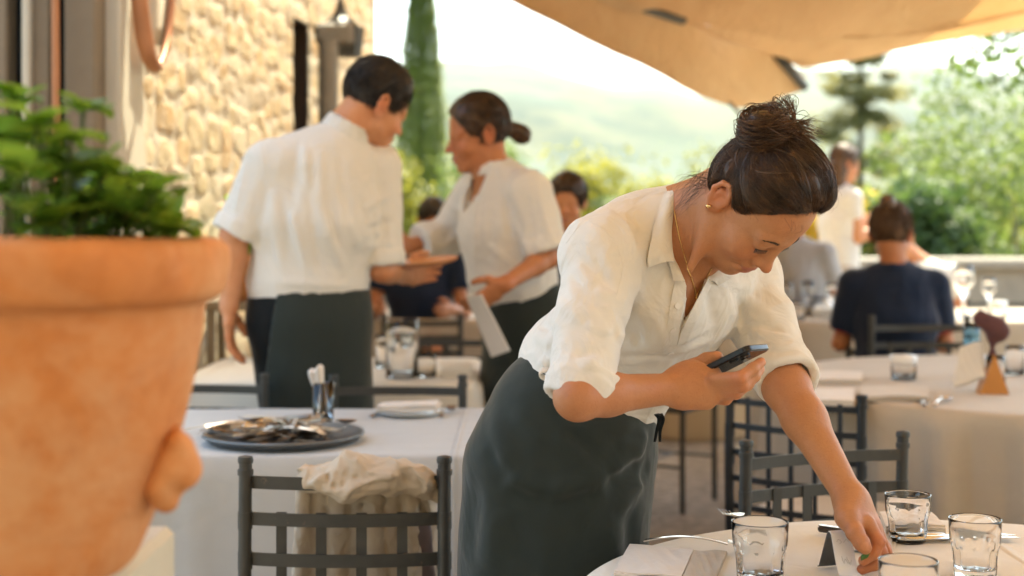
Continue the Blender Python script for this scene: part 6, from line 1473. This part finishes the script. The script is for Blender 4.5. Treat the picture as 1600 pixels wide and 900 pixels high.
    # plate with folded napkin at the back of the long table
    pc2 = P(642, 643, 3.86); m = MB(); m.lathe([(.05, .002), (.085, .010), (.088, .013), (.05, .008), (0, .008)], (pc2[0], 3.86, TZ), 40); tag(m.build('plate', M['porcelain'], None, True), 'small white plate under a folded napkin on the long table', 'plate')
    napkin([(pc2[0]-.085, 3.82, TZ+.014), (pc2[0]+.075, 3.80, TZ+.020), (pc2[0]+.08, 3.88, TZ+.024), (pc2[0]-.08, 3.90, TZ+.014)], 'folded cream napkin on the small plate, right end of the long table', 3, .006, seed=4)
    for px, kk, lbl in ((583, 'knife', 'dark handled knife left of the small plate'), (690, 'spoon', 'spoon right of the small plate on the long table')):
        o = cutlery_proto(kk, M['steel_dark']); p_ = P(px, 644, 3.84); set_mat_matrix(o, (p_[0], 3.78, TZ+.004), (.15, 1, 0)); tag(o, lbl, kk)
    # coat over the front chair
    coat(P(539, 0, 2.66)[0])
    # -------- near table ware
    glass_obj(*P(1187.5, 0, 2.06)[:2], TZ, .0412, .088, 'faceted tumbler at the front left of the near table, beside the napkin')
    glass_obj(*P(1418.5, 0, 2.33)[:2], TZ, .0372, .076, 'faceted tumbler behind the waitress\'s left hand')
    glass_obj(*P(1523.5, 0, 2.09)[:2], TZ, .0380, .086, 'faceted tumbler at the right end of the near table')
    glass_obj(*P(1419, 0, 1.84)[:2], TZ, .0380, .084, 'faceted tumbler nearest the viewer, cut by the frame')
    # bent steel table sign
    st = [P(1285, 886, 2.165), P(1290, 862, 2.15), P(1314, 833, 2.135), P(1316, 832, 2.13), P(1318, 836, 2.125), P(1325, 896, 2.085)]
    z0 = TZ+.002; d0 = 2.135; X = lambda px, d: (px-800)/F*d
    ax = nrm((.95, .30, 0)); pr = nrm(np.cross(ax, (0, 0, 1))); c = np.array([X(1312, 2.12), 2.125, z0]); path = [c-pr*.030+ax*0, c-pr*.004+np.array([0, 0, .055]), c+np.array([0, 0, .058]), c+pr*.004+np.array([0, 0, .055]), c+pr*.026+np.array([0, 0, .006]), c+pr*.034]
    sg = empty('table_sign', tuple(c), 0, 'bent polished steel table number stand by the waitress\'s fingertips', 'table sign'); sheet_path([c-pr*.0345, c-pr*.030+np.array([0, 0, .002]), c-pr*.0055+np.array([0, 0, .0565]), c-pr*.002+np.array([0, 0, .0594])], .033, ax, .0016, 'back_plate', M['platter'], sg, 3); sheet_path([c-pr*.002+np.array([0, 0, .0595]), c+pr*.002+np.array([0, 0, .0595]), c+pr*.0055+np.array([0, 0, .0565]), c+pr*.0215+np.array([0, 0, .012]), c+pr*.028+np.array([0, 0, .002]), c+pr*.036], .033, ax, .0016, 'plate', M['sign_bright'], sg, 3)  # inner leg given a darker material for its shade; outer leg whitened
    def onp(u, v): return c+ax*u+pr*(.0055+(.0565-v)*.36)+np.array([0, 0, v])+pr*.0012
    eng = [[(-.010, .046), (-.006, .049), (-.002, .045), (-.006, .043)], [(.001, .044), (.006, .048), (.010, .045)], [(-.006, .026), (-.004, .016), (-.001, .022), (.003, .015)], [(.002, .024), (.006, .014), (.009, .020)]]
    tubes_mesh('engraving', [spline([onp(*q) for q in e], 12) for e in eng], [.00016]*4, M['platter'], sg, 5)
    lp = MB(); g0 = P(1352, 868, 2.082); lp.grid(np.array([[g0+np.array([.007*u, -.002, .004*v+.003*u]) for v in (-1, 0, 1)] for u in (-1, -.3, .4, 1)]), .001); tag(lp.build('leaf_sprig', M['leaf_small'], None, True), 'small green leaf sprig between the waitress\'s fingers and the steel stand', 'leaf')
    # left napkin with fork
    napkin([P(958, 903, 2.095)*np.array([1, 1, 0])+np.array([0, 0, TZ]), P(1062, 903, 2.06)*np.array([1, 1, 0])+np.array([0, 0, TZ]), P(1082, 864, 2.235)*np.array([1, 1, 0])+np.array([0, 0, TZ]), P(982, 862, 2.27)*np.array([1, 1, 0])+np.array([0, 0, TZ])], 'folded cream napkin lying flat at the left edge of the near table', 3, .0035, seed=1)
    napkin([P(1066, 903, 2.06)*np.array([1, 1, 0])+np.array([0, 0, TZ]), P(1118, 900, 2.07)*np.array([1, 1, 0])+np.array([0, 0, TZ]), P(1136, 864, 2.235)*np.array([1, 1, 0])+np.array([0, 0, TZ]), P(1084, 864, 2.24)*np.array([1, 1, 0])+np.array([0, 0, TZ])], 'second folded napkin tucked beside the left one, next to the tumbler', 2, .0045, M['linen_w'], seed=2)
    f1 = cutlery_proto('fork', M['steel']); a0 = P(1007, 861, 2.275); a1 = P(1112, 856, 2.25); set_mat_matrix(f1, (a0[0], 2.275, TZ+.010), np.array([a1[0]-a0[0], -.03, .0])); tag(f1, 'steel fork lying across the top of the left napkin', 'fork')
    f2 = cutlery_proto('fork', M['steel']); q = P(1134, 806, 2.22); b_ = np.array([X(1222, 2.37), 2.37, TZ+.004]); set_mat_matrix(f2, q-nrm(q-b_)*.186, q-b_); tag(f2, 'steel fork propped behind the left tumbler, tines up', 'fork')
    # small knife handle and right napkin
    b = MB(); b.box((-.030, -.0065, 0), (.030, .0065, .010), None, .003); o = b.build('handle', M['wood_dark'], None, False); k0 = P(1305, 826, 2.36); kn = empty('pocket_knife', (k0[0], 2.36, TZ+.006), 0, 'dark handled pocket knife with brass bolster behind the steel stand', 'knife'); o.parent = kn
    b = MB(); b.box((.028, -.0072, -.0005), (.036, .0072, .0108), None, .002); o2 = b.build('bolster', M['gold'], None, False); o2.parent = kn; b = MB(); b.box((-.029, -.0055, .0101), (.029, .0055, .0118), None, .0008); o3 = b.build('inlay', M['steel'], None, False); o3.parent = kn; kn.rotation_euler = (0, 0, R(-38))
    g_ = lambda px, d: (X(px, d), d, TZ)
    napkin([g_(1300, 2.30), g_(1395, 2.20), g_(1402, 2.40), g_(1330, 2.46)], 'folded napkin under the pocket knife, behind the steel stand', 2, .003, seed=6)
    napkin([g_(1385, 2.36), g_(1478, 2.37), g_(1455, 2.47), g_(1375, 2.475)], 'thick folded napkin behind the back tumbler', 4, .005, seed=7)
    for j in range(2): o = cutlery_proto('knife', M['steel']); set_mat_matrix(o, (X(1400, 2.33), 2.335-.018*j, TZ+.002), (1, .05, 0)); tag(o, ('steel knife beside the thick napkin, the one nearer the napkin' if j == 0 else 'steel knife beside the thick napkin, the one nearer the viewer'), 'knife')
    # -------- right round table
    def jar(px, py, d, r, h, label, mat='glass', lid=False, z=TZ, name='glass_jar'):
        x = X(px, d); m = MB(); m.lathe([(r*.9, 0), (r, .004), (r, h*.8), (r*.93, h), (r*.9, h), (r*.95, h*.8), (r*.95, .006), (0, .006)], (x, d, z), 28); o = m.build(name, M[mat], None, True); tag(o, label, 'glass', 'glassware on the far tables')
        if lid: m = MB(); m.lathe([(r*.96, h*.62), (r*1.04, h*.64), (r*1.04, h), (0, h+.002)], (x, d, z), 28); m.build('lid', M['porcelain'], o, True)
        return o
    jar(1412, 583, 4.75, .042, .082, 'clear jar with pale lid on the right round table', lid=True)
    for i, (x0, x1, da, db, lb_) in enumerate(((1205, 1335, 4.05, 4.35, 'crumpled cream napkin at the left edge of the right round table'), (1345, 1450, 4.15, 4.40, 'flat cream napkin in the middle of the right round table'), (1255, 1345, 4.60, 4.85, 'cream napkin at the back left of the right round table'))):
        napkin([(X(x0, da), da, TZ+.002), (X(x1, da), da, TZ+.002), (X(x1, db), db, TZ+.002), (X(x0, db), db, TZ+.002)], lb_, 3, .006, M['napkin'] if i != 1 else M['linen'], seed=10+i)
    o = cutlery_proto('knife', M['steel_dark']); set_mat_matrix(o, (X(1432, 4.1), 4.02, TZ+.003), (.25, 1, 0)); tag(o, 'dark handled knife at the front of the right round table', 'knife')
    o = cutlery_proto('spoon', M['steel']); set_mat_matrix(o, (X(1450, 4.08), 4.02, TZ+.003), (.5, .9, 0)); tag(o, 'steel spoon at the front of the right round table', 'spoon')
    # menu wedge with napkins
    w0 = P(1551, 590, 4.35); we = empty('card_holder', (w0[0], 4.35, TZ), 0, 'small orange wedge shaped card holder on the right round table', 'card holder')
    m = MB(); hx, hh = .042, .118; pts = [(-hx, -.012, 0), (hx, -.03, 0), (.006, -.0, hh)]; V = [np.array([w0[0], 4.35, TZ+.001])+np.array(p)+np.array([0, dy, 0]) for dy in (0, .05) for p in pts]; m.add(V, [(0, 1, 2), (3, 5, 4), (0, 3, 4, 1), (1, 4, 5, 2), (2, 5, 3, 0)]); m.build('card', M['orange'], we, False)
    napkin([(w0[0]-.10, 4.40, TZ+.01), (w0[0]-.03, 4.33, TZ+.05), (w0[0]-.01, 4.42, TZ+.15), (w0[0]-.06, 4.46, TZ+.13)], 'white napkin leaning on the orange wedge', 2, .004, M['cloth_white'], seed=21)
    S = Shape(); c_ = P(1550, 508, 4.38); S.add(ell(c_, (.060, .03, .028), rotm((0, 1, 0), 28)), 0); S.add(cap(c_+np.array([-.035, 0, .035]), c_+np.array([.01, 0, -.015]), .012, .03), .02); S.add(cap(c_+np.array([.01, 0, -.01]), c_+np.array([.0, .0, -.10]), .014, .009), .02); S.disp(lambda p: .006*noise(p*45, 3)); tag(S.mesh('plum_napkin', c_-.13, c_+.12, .005, M['plum']), 'plum coloured napkin folded like a fan above the orange wedge', 'napkin')
    jar(1555, 0, 4.38, .030, .115, 'slim glass holding the plum napkin')
    jar(1518, 0, 4.75, .028, .19, 'blue tinted water bottle on the right round table', 'blue_glass')
    jar(1585, 0, 4.9, .033, .10, 'clear tumbler at the right end of the right round table')
    # -------- square table behind the waiter, far tables
    jar(628, 0, 4.80, .055, .19, 'tall clear jar on the square table behind the waiter'); jar(600, 0, 5.15, .034, .12, 'clear tumbler left of the tall jar'); jar(665, 0, 4.84, .036, .075, 'low clear tumbler right of the tall jar'); jar(640, 0, 5.35, .034, .16, 'tall thin glass behind the tall jar')
    napkin([(X(690, 4.8), 4.78, TZ+.002), (X(740, 4.8), 4.78, TZ+.002), (X(735, 5.1), 5.1, TZ+.002), (X(690, 5.1), 5.1, TZ+.002)], 'folded white napkin at the right end of the square table', 4, .008, M['cloth_white'], seed=31)
    def wineglass(px, d, z, label, s=1.0): x = X(px, d); m = MB(); m.lathe([(.034*s, 0), (.033*s, .003), (.005*s, .008), (.004*s, .075*s), (.012*s, .085*s), (.036*s, .115*s), (.038*s, .145*s), (.031*s, .185*s), (.030*s, .185*s), (.036*s, .145*s), (.034*s, .116*s), (0, .088*s)], (x, d, z), 24); tag(m.build('wine_glass', M['glass'], None, True), label, 'glass', 'glassware on the far tables')
    m = MB(); c = P(712, 0, 7.75); m.lathe([(.055, 0), (.05, .01), (.030, .05), (.055, .14), (.060, .18), (.030, .24), (.038, .30), (.0, .302)], (c[0], 7.75, .77), 28); tag(m.build('carafe', M['porcelain'], None, True), 'white carafe on the far table between the waiters', 'carafe')
    wineglass(1505, 7.25, .79, 'large wine glass on the far table right of the navy guest', 1.45)
    for i, (px, d, lbl) in enumerate(((1228, 7.2, 'farthest left wine glass on the far skirted table'), (1262, 7.4, 'wine glass behind the waitress\'s cheek'), (1300, 7.15, 'wine glass left of the navy guest\'s shoulder'), (1545, 7.7, 'wine glass near the right edge on the far table'), (655, 7.6, 'wine glass on the far pale table beside the carafe'), (590, 7.7, 'wine glass on the far pale table by the wall'))): wineglass(px, d, .79 if px > 1000 else .77, lbl)
    for i, (px, d, lbl) in enumerate(((1245, 7.1, 'low tumbler at the left end of the far skirted table'), (1285, 7.5, 'low tumbler in the middle of the far skirted table'), (1560, 7.2, 'low tumbler with pale lid at the right of the far table'))): jar(px, 0, d, .04, .09, lbl, z=.79, lid=i == 2)
    napkin([(X(1270, 7.2), 7.2, .794), (X(1340, 7.2), 7.2, .794), (X(1335, 7.5), 7.5, .794), (X(1275, 7.5), 7.5, .794)], 'white napkin on the far skirted table', 4, .012, M['cloth_white'], seed=33)
    # flower vase behind: handbag on floor left out; small potted plant by the wall
    c = P(378, 0, 5.6); fp = empty('small_pot', (c[0], 5.6, 0), 0, 'small terracotta pot with a leafy plant standing on a stool by the wall', 'plant pot'); m = MB(); z_ = CH-(445-350)/F*5.6-.06; m.lathe([(.06, 0), (.085, .15), (.095, .15), (.095, .18), (.0, .17)], (c[0], 5.6, z_), 24); m.build('pot', M['terracotta'], fp, True); rg = np.random.default_rng(9); C, N = crown_points((c[0], 5.6, z_+.27), (.11, .11, .12), 500, rg, 12, .4); leaves('leaves', C, N, .022, rg, M['basil'], fp)
    m = MB(); m.box((c[0]-.13, 5.47, z_-.035), (c[0]+.13, 5.73, z_-.002), None, .006)
    for sx in (-.1, .1):
        for sy in (-.1, .1): m.box((c[0]+sx-.015, 5.6+sy-.015, 0), (c[0]+sx+.015, 5.6+sy+.015, z_-.036))
    tag(m.build('plant_stool', M['board'], None, False), 'wooden stool carrying the small potted plant by the wall', 'stool')
def coat(cx):
    S = Shape(); q = lambda px, py, d: P(px, py, d)
    S.add(cap(q(485, 750, 2.66), q(545, 746, 2.655), .022, .034), 0); S.add(cap(q(545, 742, 2.655), q(610, 748, 2.66), .034, .029), .02); S.add(cap(q(610, 746, 2.66), q(660, 748, 2.67), .026, .024), .02); S.add(cap(q(655, 752, 2.67), q(690, 775, 2.69), .022, .014), .02)
    S.add(cap(q(500, 755, 2.625), q(542, 768, 2.625), .014, .016), .02); S.add(cap(q(542, 768, 2.625), q(600, 758, 2.63), .014, .010), .02)
    # hanging cloth on the seat side of the back
    pan = Shape(); a = q(478, 760, 2.70); b = q(462, 960, 2.74); 
    for x0, x1, r_ in ((475, 470, .016), (502, 492, .020), (530, 524, .018), (558, 556, .021), (586, 588, .018), (614, 620, .021), (642, 650, .017), (668, 676, .015)): zz = .012*((x0//28) % 2); S.add(cap(q(x0, 760, 2.700+zz), q(x1, 985, 2.738+zz*1.6), r_*.9, r_*1.15), .011)
    S0 = Shape(); S0.ops = list(S.ops)
    for a_, b_, w_, am in [((475, 762), (520, 735), .006, .005), ((505, 735), (530, 770), .006, -.006), ((525, 730), (515, 765), .005, .005), ((545, 730), (535, 765), .006, -.006), ((560, 728), (575, 765), .006, .005), ((590, 728), (570, 760), .005, -.006), ((600, 730), (625, 755), .005, .006), ((615, 730), (640, 755), .005, -.006), ((635, 735), (655, 755), .005, .005), ((500, 768), (600, 762), .005, .004), ((650, 735), (680, 762), .006, .005), ((540, 745), (610, 752), .005, -.005), ((485, 750), (540, 768), .005, -.004), ((660, 775), (690, 830), .006, .006), ((470, 790), (490, 880), .006, .005), ((510, 800), (500, 890), .006, -.006), ((545, 790), (540, 890), .006, .005), ((640, 790), (650, 890), .006, -.006)]: S.stroke(a_, b_, w_*.85, am*(1.7 if am > 0 else .9), 2.3, S0)
    S.isect(plane((0, 0, .50), (0, 0, -1)), .004); S.disp(lambda p: .003*fbm(p*np.array([26, 26, 14.]), 2, 4)+.010*creases(p, (20, 20, 26), 3)*np.clip((p[:,2]-.76)*40, .25, 1)+.003*creases(p, (48, 48, 40), 5))
    t = empty('coat', (cx, 2.66, .8), 0, 'beige trench coat bunched over the back of the foreground chair', 'coat'); S.mesh('cloth', q(430, 730, 2.55)*np.array([1, 1, 0])+np.array([0, 0, .46]), q(725, 700, 2.82)+np.array([0, 0, .02]), .0034, M['trench'], t)
    L_ = Shape(); L_.add(ecap(q(655, 805, 2.70), q(662, 900, 2.72), (.020, .008), (.024, .009), (1, 0, 0)), 0); L_.disp(lambda p: .003*noise(p*50, 2)); 
    L_.mesh('lining', q(600, 950, 2.6), q(710, 780, 2.8), .0034, M['trench_in'], t)
# ------------------------------------------------------------ put the place together
def want(n): return ONLY is None or n in ONLY
if want('set'):
    HGT = setting(); house_wall(); parapet(); greenery(); parasol(); unseen_house_front(); unseen_shade_canopy(); haze()
if want('layout'): layout()
if want('pot'): pot()
if want('waitress'): waitress()
if want('phone'): phone()
if want('waiter'): waiter(); plate_held()
if want('w2'): second_waitress(); papers()
if want('others'): others()
